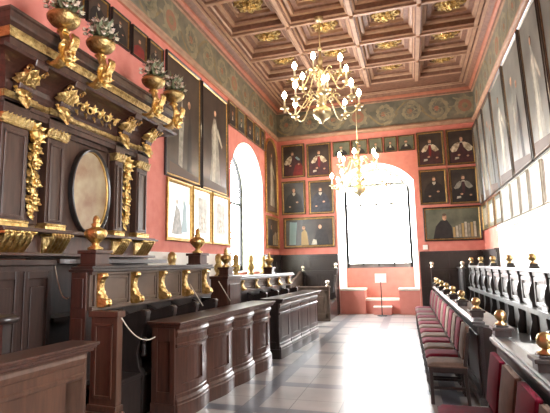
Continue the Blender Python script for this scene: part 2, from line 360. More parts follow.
# painted frieze: ground band with scrolling foliage
def scroll_strip(mb, f, path, w0, w1, m, o):
    n = len(path); L = []; R = []
    for i, p in enumerate(path):
        a = path[min(i+1, n-1)]; b = path[max(i-1, 0)]; dx, dz = a[0]-b[0], a[1]-b[1]; l = math.hypot(dx, dz) or 1
        w = w0+(w1-w0)*i/(n-1); L.append(f(p[0]-dz/l*w, p[1]+dx/l*w, o)); R.append(f(p[0]+dz/l*w, p[1]-dx/l*w, o))
    for i in range(n-1): mb.add([L[i], R[i], R[i+1], L[i+1]], [(0, 1, 2, 3)], m)
def frieze(name, f, u0, u1):
    mb = MB(); zc = (ZF+.13+6.78)/2
    mb.add([f(u0, ZF+.1, .004), f(u1, ZF+.1, .004), f(u1, 6.8, .004), f(u0, 6.8, .004)], [(0, 1, 2, 3)], 0)
    u = u0+.35; k = 0; rnd = random.Random(name)
    while u < u1-.2:
        sgn = 1 if k % 2 == 0 else -1
        if k % 4 == 3:
            for q, (r, mm) in enumerate(((.3, 1), (.2, 2), (.09, 3))):
                pts = [(u+r*math.cos(a*PI/10), zc+r*math.sin(a*PI/10)) for a in range(20)]
                mb.add([f(*p, .006+.002*q) for p in pts], [tuple(range(20))], mm)
            for a in range(8):
                t = a*PI/4; mb_p = [(u+math.cos(t)*(.28+.05*q)+.03*math.sin(q*1.5), zc+math.sin(t)*(.28+.04*q)) for q in range(4)]
                scroll_strip(mb, f, mb_p, .05, .015, 1, .011)
        else:
            path = []
            for q in range(34):      # a spiral running out of the stem
                t = q/33; a = -sgn*PI/2+sgn*(1.2*2*PI*t); r = (.37-.03*(k % 3))*(1-.62*t)
                path.append((u+r*math.cos(a)*(1.05 if k % 2 else .9)+.05*t, zc+r*math.sin(a)))
            scroll_strip(mb, f, path, .055, .02, 1, .007)
            mb.add([f(u+.085*math.cos(a*PI/6), zc+.085*math.sin(a*PI/6), .009) for a in range(12)], [tuple(range(12))], 2)
            for q in range(2, 32, 3):
                px, pz = path[q]; a = math.atan2(pz-zc, px-u)+rnd.uniform(-.3, .3)
                lp = [(px+math.cos(a+.7*s_)*.055*s_*rnd.uniform(.7, 1.2), pz+math.sin(a+.7*s_)*.05*s_) for s_ in range(5)]
                lp = [(x_, min(6.76, max(ZF+.14, z_))) for x_, z_ in lp]
                scroll_strip(mb, f, lp, .045, .008, 1 if q % 3 else 3, .010)
            st = [(u-.45+.9*q/12, zc-sgn*.34*math.cos((q/12-.5)*PI)) for q in range(13)]
            scroll_strip(mb, f, st, .03, .03, 3, .005)
        u += .82; k += 1
    struct(mb.build(name, ['frieze', 'scroll_pale', 'scroll_pink', 'scroll_ochre']))
frieze('trim_4', lambda u, z, o: (u, YB-o, z), XL, XR)
frieze('trim_5', lambda u, z, o: (XL+o, u, z), 4.5, YB)
frieze('trim_6', lambda u, z, o: (XR-o, u, z), 4.5, YB)

# gilded rosettes hanging in the coffers
def rosette():
    r = thing('ceiling_rosette', 'x', 'rosette')
    m = MB(); m.lathe((0, 0, 0), [(.34, .0), (.33, -.02), (.24, -.035), (.01, -.04)], 16); m.build('backplate', 'ceil_light', r)
    m = MB()
    for k in range(8):
        a = k*PI/4; cx, cy = .22*math.cos(a), .22*math.sin(a)
        m.sphere((cx, cy, -.05), .095, 0, 10, 6, .55)
        m.tube([(cx+.1*(1-q/16)*math.cos(a+q*.6), cy+.1*(1-q/16)*math.sin(a+q*.6), -.08-.004*q) for q in range(14)], [.03-.0013*q for q in range(14)], 6)
    for k in range(8):
        a = k*PI/4+PI/8; m.leaf((.12*math.cos(a), .12*math.sin(a), -.05), (math.cos(a), math.sin(a), 0), (0, 0, -1), .2, .13, .08)
    m.build('outer_leaves', 'gold_old', r)
    m = MB()
    for k in range(5):
        a = k*2*PI/5+.3; cx, cy = .1*math.cos(a), .1*math.sin(a); m.sphere((cx, cy, -.11), .065, 0, 10, 6, .7)
        m.tube([(cx+.06*(1-q/14)*math.cos(a+q*.7), cy+.06*(1-q/14)*math.sin(a+q*.7), -.15-.003*q) for q in range(11)], .016, 6)
    m.build('inner_leaves', 'gold', r)
    m = MB(); m.sphere((0, 0, -.16), .06); m.build('boss', 'gold', r)
    return r
ordn = ['first', 'second', 'third', 'fourth', 'fifth', 'sixth', 'seventh']
ros = None
for j in range(5):
    for i in range(4):
        x, y = (xs[i]+xs[i+1])/2, (ys[j]+ys[j+1])/2
        if j == 4 and i in (0, ): continue
        lab = f"gilded leaf rosette in the {ordn[j]} coffer from the back wall, {['leftmost', 'second from left', 'third from left', 'rightmost'][i]} coffer column"
        if ros is None:
            ros = rosette(); ros.location = (x, y, ZC+.36); ros['label'] = lab; ros['group'] = 'gilded rosettes in the ceiling coffers'
        else: dup(ros, (x, y, ZC+.36), lab)

# ------------------------------------------------------------------ wainscots
def wainscot(mb, f, u0, u1, z1, n):
    """f(u, z, o): o = distance from the wall"""
    def bx(a, b, z0, z2, o0, o1, m=0):
        mb.loops([[f(a, z0, o), f(b, z0, o), f(b, z2, o), f(a, z2, o)] for o in (o0, o1)], m)
    bx(u0, u1, 0, z1-.1, 0, .05); bx(u0, u1, 0, .18, .05, .09); bx(u0, u1, z1-.1, z1-.04, 0, .09); bx(u0, u1, z1-.04, z1, 0, .12)
    w = (u1-u0)/n
    for i in range(n):
        a, b = u0+i*w, u0+(i+1)*w
        for z0, z2 in ((.22, .8), (.9, 1.34), (1.42, z1-.14)):
            bx(a, a+.09, z0-.04, z2+.04, .05, .075); bx(b-.09, b, z0-.04, z2+.04, .05, .075)
            bx(a+.09, b-.09, z2-.02, z2+.04, .05, .075); bx(a+.09, b-.09, z0-.04, z0+.02, .05, .075)
            bx(a+.16, b-.16, z0+.09, z2-.09, .05, .065)
mb = MB(); wainscot(mb, lambda u, z, o: (u, YB-o, z), XL, BX0-.02, 1.9, 2); struct(mb.build('trim_7', 'wood_black'))
mb = MB(); wainscot(mb, lambda u, z, o: (u, YB-o, z), BX1+.05, XR, 1.9, 2); struct(mb.build('trim_8', 'wood_black'))
mb = MB(); wainscot(mb, lambda u, z, o: (XR-o, u, z), 12.3, YB, 1.9, 2); struct(mb.build('trim_9', 'wood_black'))
mb = MB(); wainscot(mb, lambda u, z, o: (XL+o, u, z), 12.9, YB, 1.9, 2); struct(mb.build('trim_10', 'wood_black'))
mb = MB(); mb.box(XL, XL+.03, 6.6, 10.28, .9, 1.86); struct(mb.build('trim_11', 'plaster'))
mb = MB(); mb.box(XR-.008, XR, 4.5, 12.28, .5, 3.24); mb.box(XR-.04, XR, 4.5, 12.28, 2.32, 2.38); struct(mb.build('glare_trim_12', 'plaster'))  # pale sheet over the pink wall, painting in its overexposed glare

# ------------------------------------------------------------------ pictures
def offset_poly(pts, d):
    n = len(pts); res = []
    for i in range(n):
        (x0, y0), (x1, y1), (x2, y2) = pts[i-1], pts[i], pts[(i+1) % n]
        a = Vector((x1-x0, y1-y0)).normalized(); b = Vector((x2-x1, y2-y1)).normalized()
        na = Vector((-a.y, a.x)); nb = Vector((-b.y, b.x)); nn = (na+nb); l = nn.length
        nn = nn/l; k = d/max(.3, nn.dot(na)); res.append((x1+nn.x*k, y1+nn.y*k))
    return res
def ell(cx, cz, a, b, n=14, t0=0, t1=2*PI):
    return [(cx+a*math.cos(t0+(t1-t0)*i/n), cz+b*math.sin(t0+(t1-t0)*i/n)) for i in range(n)]
def figure(w, h, kind, rnd):
    """flat painted shapes (poly, material) in canvas units; the canvas is w x h, centred at x = 0, z from 0 to h"""
    S = []; e = rnd.uniform(-.04, .04)*w
    q = lambda pts: [(x*w+e, z*h) for x, z in pts]
    hz = .76
    beard = rnd.random() < .5
    def head(cx=0., cz=hz, s=1., ex=e):
        fa, fb = .062*w*s, .075*h*s; X, Z = cx*w+ex, cz*h
        S.append(([(X+fa*1.3*math.cos(t), Z+fb*(.1+1.12*math.sin(t))) for t in [PI*(-.12+1.24*i/12) for i in range(13)]], 'p_hair'))
        S.append((ell(X+.006*w, Z-.01*h, fa, fb), 'skin'))
        S.append(([(X+.006*w+fa*1.02*math.cos(t), Z-.01*h+fb*1.02*math.sin(t)) for t in [PI*(.22+.56*i/8) for i in range(9)]], 'p_hair'))
        if beard: S.append(([(X+.006*w+fa*.9*math.cos(t), Z-.01*h+fb*1.15*math.sin(t)) for t in [PI*(1.16+.68*i/8) for i in range(9)]], 'p_hair'))
        for dx in (-.35, .35): S.append((ell(X+.006*w+dx*fa, Z+.005*h, .16*fa, .07*fb, 8), 'p_hair'))
    if kind == 'red':
        S.append((q([(-.46, 0), (.48, 0), (.47, .3), (.36, .5), (.2, .62), (.04, .67), (-.14, .66), (-.34, .56), (-.46, .4)]), 'p_plum'))
        S.append((q([(-.04, 0), (.48, 0), (.47, .28), (.38, .4), (.24, .42), (.1, .34), (.02, .2)]), 'p_red'))
        S.append((q([(-.47, .4), (-.38, .37), (-.2, .38), (-.1, .46), (-.06, .6), (-.1, .66), (-.2, .66), (-.34, .58), (-.46, .46)]), 'ermine')); S.append((q([(.08, .62), (.22, .52), (.32, .5), (.34, .55), (.18, .64)]), 'p_teal'))
        head(-.05, .74); S.append((ell(-.14*w, .34*h, .06*w, .03*h), 'skin')); S.append((ell(.3*w, .38*h, .05*w, .03*h), 'skin'))
    elif kind in ('cape', 'bigcape', 'greycape'):
        m = 'p_grey' if kind == 'greycape' else 'ermine'; k = 1.1 if kind == 'bigcape' else .92; low = .34 if kind == 'bigcape' else .4
        S.append((q([(-.48, 0), (.46, 0), (.44, .3), (.36, .5), (.2, .63), (-.2, .63), (-.38, .5), (-.46, .28)]), 'p_plum' if kind != 'greycape' else 'p_black'))
        S.append((q([(-.42*k, .44), (-.36*k, low), (-.2*k, low+.02), (-.1, .5), (-.05, .62), (-.14, .645), (-.28*k, .58)]), m))
        S.append((q([(.42*k, .46), (.38*k, low+.03), (.24*k, low), (.1, .47), (.04, .62), (.13, .645), (.28*k, .59)]), m))
        S.append((q([(-.05, .3), (.04, .24), (.08, .5), (.05, .63), (-.05, .63)]), 'p_red' if kind == 'cape' else 'p_plum'))
        head(0, .745); S.append((q([(-.07, .62), (.08, .62), (.06, .66), (-.05, .66)]), 'p_pale')); S.append((ell(.26*w, .2*h, .055*w, .028*h), 'skin')); S.append((ell(-.1*w, .24*h, .06*w, .03*h), 'skin')); S.append((q([(-.3, .1), (-.12, .12), (-.12, .18), (-.28, .17)]), 'p_pale'))
    elif kind in ('dark', 'navy', 'desk'):
        S.append((q([(-.46, 0), (.46, 0), (.42, .34), (.32, .54), (.14, .66), (-.12, .66), (-.3, .56), (-.42, .38)]), 'p_navy' if kind == 'navy' else 'p_black'))
        S.append((q([(-.06, .6), (0, .55), (.07, .6), (.08, .66), (-.07, .66)]), 'p_pale')); head(0, .75)
        S.append((ell(.16*w+e, .34*h, .06*w, .028*h), 'skin')); S.append((ell(-.2*w+e, .2*h, .055*w, .026*h), 'skin'))
    elif kind == 'bust':
        S.append((q([(-.42, 0), (.42, 0), (.3, .3), (.12, .42), (-.12, .42), (-.3, .3)]), 'p_black')); S.append((q([(-.1, .25), (.1, .25), (.06, .44), (-.06, .44)]), 'p_pale')); head(0, .6, 1.55)
    elif kind == 'redbust':
        S.append((q([(-.44, 0), (.44, 0), (.36, .36), (.12, .46), (-.14, .46), (-.4, .32)]), 'p_red')); head(0, .62, 1.4)
    elif kind == 'tall':
        S.append((q([(-.22, .06), (.24, .06), (.16, .4), (.13, .62), (.03, .74), (-.05, .74), (-.14, .6), (-.13, .36)]), 'p_grey'))
        S.append((q([(-.14, .08), (.0, .06), (.06, .5), (.02, .7), (-.06, .66), (-.07, .4)]), 'p_pale')); S.append((q([(.1, .58), (.3, .46), (.32, .49), (.12, .66)]), 'p_pale'))
        S.append((ell(0+e, .8*h, .055*w, .035*h), 'p_hair')); S.append((ell(0+e, .795*h, .042*w, .03*h), 'skin'))
        S.append((q([(-.46, 0), (.46, 0), (.46, .06), (-.46, .09)]), 'p_hair'))
    elif kind == 'group':
        S.append((q([(-.44, .04), (-.3, .04), (-.26, .9), (-.42, .92)]), 'p_teal')); S.append((q([(-.18, .02), (-.02, .02), (-.05, .5), (-.1, .62), (-.17, .5)]), 'p_gold'))
        S.append((ell(-.11*w, .68*h, .035*w, .07*h), 'skin')); S.append((q([(.08, .02), (.42, .02), (.38, .45), (.28, .6), (.16, .56)]), 'p_black'))
        S.append((ell(.24*w, .7*h, .035*w, .08*h), 'skin')); S.append((q([(.04, .02), (.16, .02), (.15, .2), (.08, .24)]), 'p_pale'))
    elif kind == 'books':
        S.append((q([(-.36, 0), (.02, 0), (0, .4), (-.08, .62), (-.2, .62), (-.3, .42)]), 'p_black')); S.append((ell(-.14*w, .72*h, .04*w, .11*h), 'skin')); S.append((ell(-.142*w, .81*h, .04*w, .045*h), 'p_hair'))
        for k in range(8): S.append((q([(.02+.055*k, .04), (.062+.055*k, .04), (.062+.055*k, .38+.04*k*(1 if k < 5 else .6)), (.02+.055*k, .38+.04*k*(1 if k < 5 else .6))]), ['p_gold', 'p_pale', 'p_grey'][k % 3]))
    elif kind == 'wisps':
        S.append((q([(-.2, .1), (-.08, .08), (-.04, .5), (-.1, .7), (-.18, .5)]), 'p_grey')); S.append((ell(-.11*w, .76*h, .05*w, .04*h), 'skin'))
        S.append((q([(.08, .05), (.22, .05), (.2, .45), (.15, .62), (.08, .4)]), 'p_black')); S.append((ell(.15*w, .68*h, .045*w, .035*h), 'skin'))
        S.append((q([(-.46, 0), (.46, 0), (.46, .05), (-.46, .1)]), 'p_hair'))
    elif kind == 'print':
        S.append((q([(-.3, .14), (.3, .14), (.3, .86), (-.3, .86)]), 'p_pale')); S.append((q([(-.16, .2), (.18, .2), (.1, .55), (-.08, .55)]), 'ermine')); S.append((ell(.01*w, .66*h, .08*w, .09*h), 'p_pale'))
    elif kind == 'scene':
        S.append((q([(-.4, .06), (.1, .06), (-.02, .5), (-.2, .6)]), 'p_grey')); S.append((q([(.05, .1), (.35, .1), (.3, .6), (.16, .75)]), 'p_teal')); S.append((ell(-.12*w, .66*h, .06*w, .05*h), 'p_pale'))
    return S
def picture(label, wall, u0, u1, z0, z1, kind, frame='brown_frame', inner='gold_frame', canvas='canvas_dark', fw=.06, lean=0., shape='rect', cat='painting', name='wall_picture', group=None, seed=0, thick=.05):
    """wall: 'back' | 'left' | 'right'; u runs along x or y"""
    w, h = u1-u0, z1-z0; uc = (u0+u1)/2
    loc, rz = {'back': ((uc, YB-.012, z0), 0), 'left': ((XL+.012, uc, z0), PI/2), 'right': ((XR-.012, uc, z0), -PI/2)}[wall]
    root = thing(name, label, cat, loc, rz, group)
    if lean: root.rotation_euler = (lean, 0, rz)
    if shape == 'rect': pts = [(-w/2, 0), (w/2, 0), (w/2, h), (-w/2, h)]
    else: pts = [(-w/2, 0), (w/2, 0)]+[(w/2*math.cos(PI*i/12), h-w/2+w/2*math.sin(PI*i/12)) for i in range(13)]
    prof = [(0, 0), (0, thick*.7), (fw*.18, thick), (fw*.42, thick*.9), (fw*.6, thick*.6), (fw*.78, thick*.62), (fw, thick*.3)]
    m = MB(); m.loops([[(x, -d, z) for x, z in offset_poly(pts, o)] for o, d in prof], cap0=True, cap1=False, ms=[0, 0, 0, 0, 1, 1])
    m.build('frame', [frame, inner], root)
    ins = offset_poly(pts, fw*.97)
    m = MB(); m.add([(x, -thick*.3, z) for x, z in ins], [tuple(range(len(ins)))]); cv = m.build('canvas', canvas, root)
    rnd = random.Random(label+str(seed)); iw, ih = w-2*fw, h-2*fw
    mats = []; m = MB()
    for k, (poly, mm) in enumerate(figure(iw, ih, kind, rnd)):
        if mm not in mats: mats.append(mm)
        P = [(max(-iw/2, min(iw/2, x)), -thick*.3-.002-.0012*k, max(0, min(ih, z))+fw) for x, z in poly]
        m.add(P, [tuple(range(len(P)))], mats.index(mm))
    if mats: m.build('painted_figure', mats, cv)
    return root
# back wall, left of the window
bk = dict(frame='brown_frame', canvas='canvas_dark', fw=.065)
picture('seated man in red robe with pale cape on one shoulder, top row by left corner', 'back', -4.08, -3.27, 4.5, 5.66, 'red', **bk)
picture('portrait of man in white ermine cape and dark robe, top row left of window', 'back', -3.2, -2.37, 4.46, 5.62, 'cape', **bk)
picture('dark half-length portrait of a man in black, below the red-robed sitter', 'back', -4.1, -3.27, 3.24, 4.39, 'dark', **bk)
picture('dark portrait of a man in a blue-black gown, second row beside the big window', 'back', -3.17, -2.32, 3.22, 4.35, 'navy', **bk)
picture('wide dark group painting with a pale blue pillar, above the left wainscot', 'back', -4.06, -2.33, 2.12, 3.14, 'group', frame='brown_frame', canvas='canvas_dark', fw=.08)
sm = [(-2.3, -1.72), (-1.68, -1.17), (-1.13, -.68), (-.64, -.24), (-.2, .3)]
sl = ['leftmost', 'second from the left', 'middle', 'second from the right', 'rightmost']
for k, (a, b) in enumerate(sm):
    picture(f'small bust portrait above the big arched window, {sl[k]} of the five', 'back', a, b, 5.1, 5.6, 'bust', frame='black_frame', canvas='canvas_green', fw=.035, thick=.035, group='small busts above the big window', seed=k)
# back wall, right of the window
picture('portrait of a man in white cape over red, top row right of the window', 'back', .36, 1.17, 4.53, 5.64, 'cape', seed=3, **bk)
picture('portrait of a man in a broad white fur cape, top row by the right corner', 'back', 1.23, 2.06, 4.51, 5.64, 'bigcape', **bk)
picture('portrait of an old man in plain dark coat, second row right of the window', 'back', .36, 1.18, 3.33, 4.43, 'dark', seed=5, **bk)
picture('portrait of a man with grey shoulder cape, second row by the right corner', 'back', 1.23, 2.06, 3.3, 4.43, 'greycape', **bk)
picture('wide painting of a man in black beside pale book spines, above the right wainscot', 'back', .42, 2.07, 2.2, 3.24, 'books', frame='black_frame', canvas='canvas_green', fw=.07)
# left wall
tl = [(4.42, 4.9), (4.94, 5.42), (5.48, 5.95), (6.01, 6.46), (6.51, 6.98)]
td = ['cut by the top edge', 'second from the near end', 'middle one', 'with a red-robed bust', 'nearest the tall dark painting']
tk = ['bust', 'dark', 'dark', 'redbust', 'dark']
for k, (a, b) in enumerate(tl):
    picture(f'small dark portrait in the high row above the canopy, {td[k]}', 'left', a, b, 5.08, 5.6, tk[k], frame='black_frame', canvas='canvas_brown', fw=.04, lean=-.05 if 0 else 0, group='small portraits above the canopy', seed=k)
picture('tall dark grey painting left of the white-draped figure, right of the canopy', 'left', 7.1, 8.55, 3.26, 5.68, 'wisps', frame='black_frame', canvas='canvas_dark', fw=.07)
picture('tall dark painting of a standing figure in white drapery', 'left', 8.61, 10.05, 3.24, 5.66, 'tall', frame='black_frame', canvas='canvas_dark', fw=.07)
picture('glazed pale blue-grey picture in gilt frame, beside the canopy', 'left', 7.18, 8.15, 2.07, 3.24, 'scene', frame='gold_frame', canvas='canvas_glass', fw=.07)
picture('glazed pale picture in gilt frame, middle of the low left row', 'left', 8.21, 9.08, 2.07, 3.24, 'print', frame='gold_frame', canvas='paper', fw=.06)
picture('glazed pale picture in gilt frame, beside the left window', 'left', 9.15, 10.13, 2.07, 3.24, 'print', frame='gold_frame', canvas='paper', fw=.06)  # this and the previous pale canvas paint in glare from the back window
fs = [(10.12, 10.66), (10.72, 11.32), (11.39, 12.03), (12.09, 12.62), (12.66, 13.06)]
for k, (a, b) in enumerate(fs):
    picture(f'small narrow portrait above the left window, {ordn[k]} from the tall paintings', 'left', a, b, 5.13, 5.76, 'bust', frame='brown_frame', canvas=['canvas_dark', 'canvas_green'][k % 2], fw=.04, group='small portraits above the left window', seed=k)
picture('arched-top dark painting of a standing figure in the left corner', 'left', 13.1, 14.4, 3.2, 5.72, 'tall', frame='gold_frame', canvas='canvas_brown', fw=.09, shape='arch')
picture('low gilt-framed painting beneath the arched one in the left corner', 'left', 13.1, 14.42, 2.1, 3.12, 'books', frame='gold_frame', canvas='canvas_brown', fw=.09, seed=4)
# right wall: leaning big canvases, then pale glazed prints
rb = [(5.3, 7.1), (7.15, 8.33), (8.38, 9.85), (9.9, 11.35), (11.4, 12.6), (12.65, 13.5), (13.55, 14.4)]
rl = ['cut by the right edge', 'second from the photo edge', 'third from the photo edge', 'in the middle of the row', 'third from the far corner', 'second from the far corner', 'nearest the far corner']
for k, (a, b) in enumerate(rb):
    picture(f'tall glossy grey painting on the right wall, {rl[k]}', 'right', a, b, 3.24, 5.62, 'tall' if k % 2 else 'wisps', frame='black_frame', inner='brown_frame', canvas='canvas_grey', fw=.07, lean=.03, group='tall paintings on the right wall', seed=k)
rs = [(5.9, 6.9), (7.0, 7.9), (8.0, 8.78), (8.86, 9.5), (9.58, 10.3), (10.38, 11.3), (11.4, 12.3), (12.4, 13.3), (13.4, 14.35)]
for k, (a, b) in enumerate(rs):
    picture(f'pale glazed print low on the right wall, {(ordn+["eighth", "ninth"])[8-k]} from the far corner', 'right', a, b, 2.46, 3.2, 'print', frame='p_pale' if k < 6 else 'brown_frame', inner='white' if k < 6 else 'gold_frame', canvas='paper' if k < 6 else 'canvas_green', fw=.04, group='prints low on the right wall', seed=k)  # near frames coloured pale and white to paint in the washed-out glare
tg = MB(); tg.box(.36, .5, YB-.03, YB-.005, 1.96, 2.1); tag(tg.build('wall_sign', 'white'), 'small white card on the red wall right of the big window', 'sign')
tg = MB(); tg.box(XL+.035, XL+.055, 9.92, 10.12, 1.87, 2.02); tag(tg.build('wall_sign', 'white'), 'small white card on the red wall beside the left window', 'sign')

# ------------------------------------------------------------------ carved canopy on the left wall
def put(o, root):
    o.parent = root; o.matrix_parent_inverse = Matrix.Translation(-Vector(root.location)); return o
can = thing('stall_canopy', 'tall carved dark wooden wall canopy with gilded capitals, garlands and deep cornice', 'wall panelling', (-4.1, 4.9, 0))
PIL = [(3.48, 3.82), (4.1, 4.37), (5.34, 5.53), (5.87, 6.16)]
m = MB(); m.box(-4.23, -4.08, 3.5, 6.28, 1.72, 3.46)
for a, b in ((3.84, 4.08), (5.52, 5.85)):
    m.box(-4.08, -4.055, a, b, 2.1, 3.2)
m.box(-4.08, -4.04, 4.4, 5.25, 3.22, 3.3); m.box(-4.08, -4.04, 4.4, 5.25, 2.02, 2.07)
for a, b in ((4.4, 4.44), (5.3, 5.33)): m.box(-4.08, -4.05, a, b, 2.07, 3.22)
put(m.build('back_panel', 'canopy', bevel=.006), can)
for a, b in PIL:
    c = (a+b)/2; m = MB()
    m.box(-4.08, -3.97, a, b, 2.08, 3.12); m.box(-3.97, -3.955, a+.035, a+.06, 2.16, 3.06); m.box(-3.97, -3.955, b-.06, b-.035, 2.16, 3.06)
    m.box(-3.97, -3.955, a+.035, b-.035, 3.03, 3.06); m.box(-3.97, -3.955, a+.035, b-.035, 2.14, 2.17)
    m.box(-4.08, -3.95, a-.01, b+.01, 3.23, 3.3)
    p = put(m.build('pilaster', 'canopy', can, bevel=.006), can)
    m = MB(); m.box(-4.08, -3.945, a-.015, b+.015, 3.12, 3.23)
    k = 0; y = a
    while y < b+.01:
        m.leaf((-3.945, y, 3.125), (0.25, 0, 1), (1, 0, .2), .1, .07, .35); m.sphere((-3.94, y, 3.215), .018, 0, 8, 6); y += .055
    for z in (3.14, 3.17): m.tube([(-3.945, a-.015, z), (-3.945, b+.015, z)], .011, 6)
    q = m.build('capital', 'gold_old', p); q.matrix_parent_inverse = Matrix.Identity(4)
    m = MB(); m.box(-4.08, -3.935, a-.02, b+.02, 2.04, 2.085); m.tube([(-3.94, a-.02, 2.1), (-3.94, b+.02, 2.1)], .018, 8); m.box(-4.08, -3.95, a-.012, b+.012, 2.085, 2.12)
    m.build('base_moulding', 'gold', p)
    # fluted gilded console below each pilaster
    m = MB()
    def fl(u, v, a=a, b=b):
        y = a-.01+(b-a+.02)*u; z = 1.98-.2*v
        return (-3.83-.13*v**1.4+.016*abs(math.sin(u*PI*5)), y, z)
    m.grid(fl, 40, 8); m.box(-4.1, -3.97, a-.01, b+.01, 1.78, 1.98); m.box(-4.1, -3.82, a-.03, b+.03, 1.965, 1.99)
    y = a
    while y < b+.02: m.sphere((-3.825, y, 1.985), .022, 0, 8, 6); y += .045
    put(m.build('console', 'gold', can), can)
# ledge between base mouldings and consoles, lower ledge
m = MB(); m.box(-4.23, -3.8, 3.42, 6.24, 1.995, 2.02); m.box(-4.23, -3.84, 3.44, 6.22, 2.02, 2.04); m.box(-4.23, -3.99, 3.46, 6.2, 1.74, 1.99)
m.box(-4.23, -3.86, 3.4, 6.26, 1.74, 1.775)
put(m.build('ledge', 'wood', bevel=.006), can)
m = MB(); m.box(-4.23, -3.78, 3.2, 4.12, 1.64, 1.7); m.box(-4.23, -3.82, 3.22, 4.1, 0, 1.64)
for a, b in ((3.26, 3.64), (3.7, 4.06)):
    m.box(-3.82, -3.8, a, a+.05, .2, 1.58); m.box(-3.82, -3.8, b-.05, b, .2, 1.58); m.box(-3.82, -3.8, a+.05, b-.05, 1.5, 1.58); m.box(-3.82, -3.805, a+.09, b-.09, .3, 1.42)
put(m.build('lower_cupboard', 'wood_dim', bevel=.006), can)
m = MB(); m.box(-4.23, -4.15, 4.12, 6.5, 0, 1.74)
pts = [(4.12+2.3*i/20, -3.75-.18*math.sin(PI*min(1, i/8))) for i in range(21)]
m.loops([[(x, y, z) for y, x in pts]+[(-4.2, 6.42, z), (-4.2, 4.12, z)] for z in (1.66, 1.71)])
m.box(-4.15, -3.8, 4.12, 5.2, 1.02, 1.06); m.box(-4.15, -3.75, 4.12, 6.4, .42, .47)
put(m.build('niche', 'wood_dim'), can)
# architrave, cove, cornice
def ledge(m, xf, y0, y1, prof, ms, xw=-4.23):
    m.loops([[(xw, y0-o, z), (xf+o, y0-o, z), (xf+o, y1+o, z), (xw, y1+o, z)] for o, z in prof], ms=ms)
m = MB(); ledge(m, -3.98, 3.47, 6.2, [(0, 3.28), (0, 3.34), (.02, 3.345), (.02, 3.39), (.04, 3.4), (.055, 3.42), (.055, 3.45), (.0, 3.46)], [0, 0, 0, 1, 1, 1, 0])
for a, b in PIL: ledge(m, -3.96, a, b, [(0, 3.3), (0, 3.38), (.03, 3.39), (.05, 3.42), (.05, 3.46), (0, 3.465)], [0, 0, 1, 1, 0], -4.0)
put(m.build('architrave', ['canopy', 'gold_old'], bevel=.003), can)
m = MB(); cv = [(.0, 3.46)]+[(.02+.3*(1-math.cos(PI/2*i/8)), 3.5+.27*math.sin(PI/2*i/8)) for i in range(9)]+[(.34, 3.8)]
ledge(m, -3.98, 3.5, 6.18, cv, [0]*len(cv)); put(m.build('cove', 'wood'), can)
m = MB(); ledge(m, -3.66, 3.24, 6.5, [(0, 3.79), (0, 3.88), (.02, 3.885), (.025, 3.9), (.035, 3.93), (.05, 3.95), (.05, 3.97), (.09, 4.0), (.1, 4.03), (.1, 4.09), (.12, 4.1), (.12, 4.13)], [0, 0, 1, 1, 1, 1, 0, 0, 0, 0, 0])
put(m.build('cornice', ['canopy', 'gold_old'], bevel=.003), can)
# consoles with gilded acanthus under the cornice
for a, b in PIL:
    c = (a+b)/2; m = MB(); w = .085
    poly = [(-3.97, 3.46), (-3.9, 3.47), (-3.86, 3.52), (-3.84, 3.6), (-3.8, 3.66), (-3.72, 3.7), (-3.66, 3.72), (-3.64, 3.79), (-3.97, 3.79)]
    m.extrude(poly, lambda p: (p[0], c-w, p[1]), lambda p: (p[0], c+w, p[1]))
    k = put(m.build('cornice_bracket', 'wood', bevel=.006), can)
    m = MB()
    for dy, ln in ((-.08, .19), (0, .27), (.08, .19)): m.leaf((-3.87, c+dy*.3, 3.53), (.5, dy*3., .62), (.7, 0, -.6), ln, .19, .12)
    for dy, ln in ((-.07, .15), (0, .27), (.07, .15)): m.leaf((-3.87, c+dy*.3, 3.56), (.06, dy*2.6, -1), (1, 0, .1), ln, .15, .2)
    for s in (-1, 1): m.tube([(-3.72+.045*(1-t/14)*math.cos(t*.7), c+s*.1, 3.69+.045*(1-t/14)*math.sin(t*.7)) for t in range(12)], [.016-.001*t for t in range(12)], 6)
    m.build('acanthus', 'gold', k)
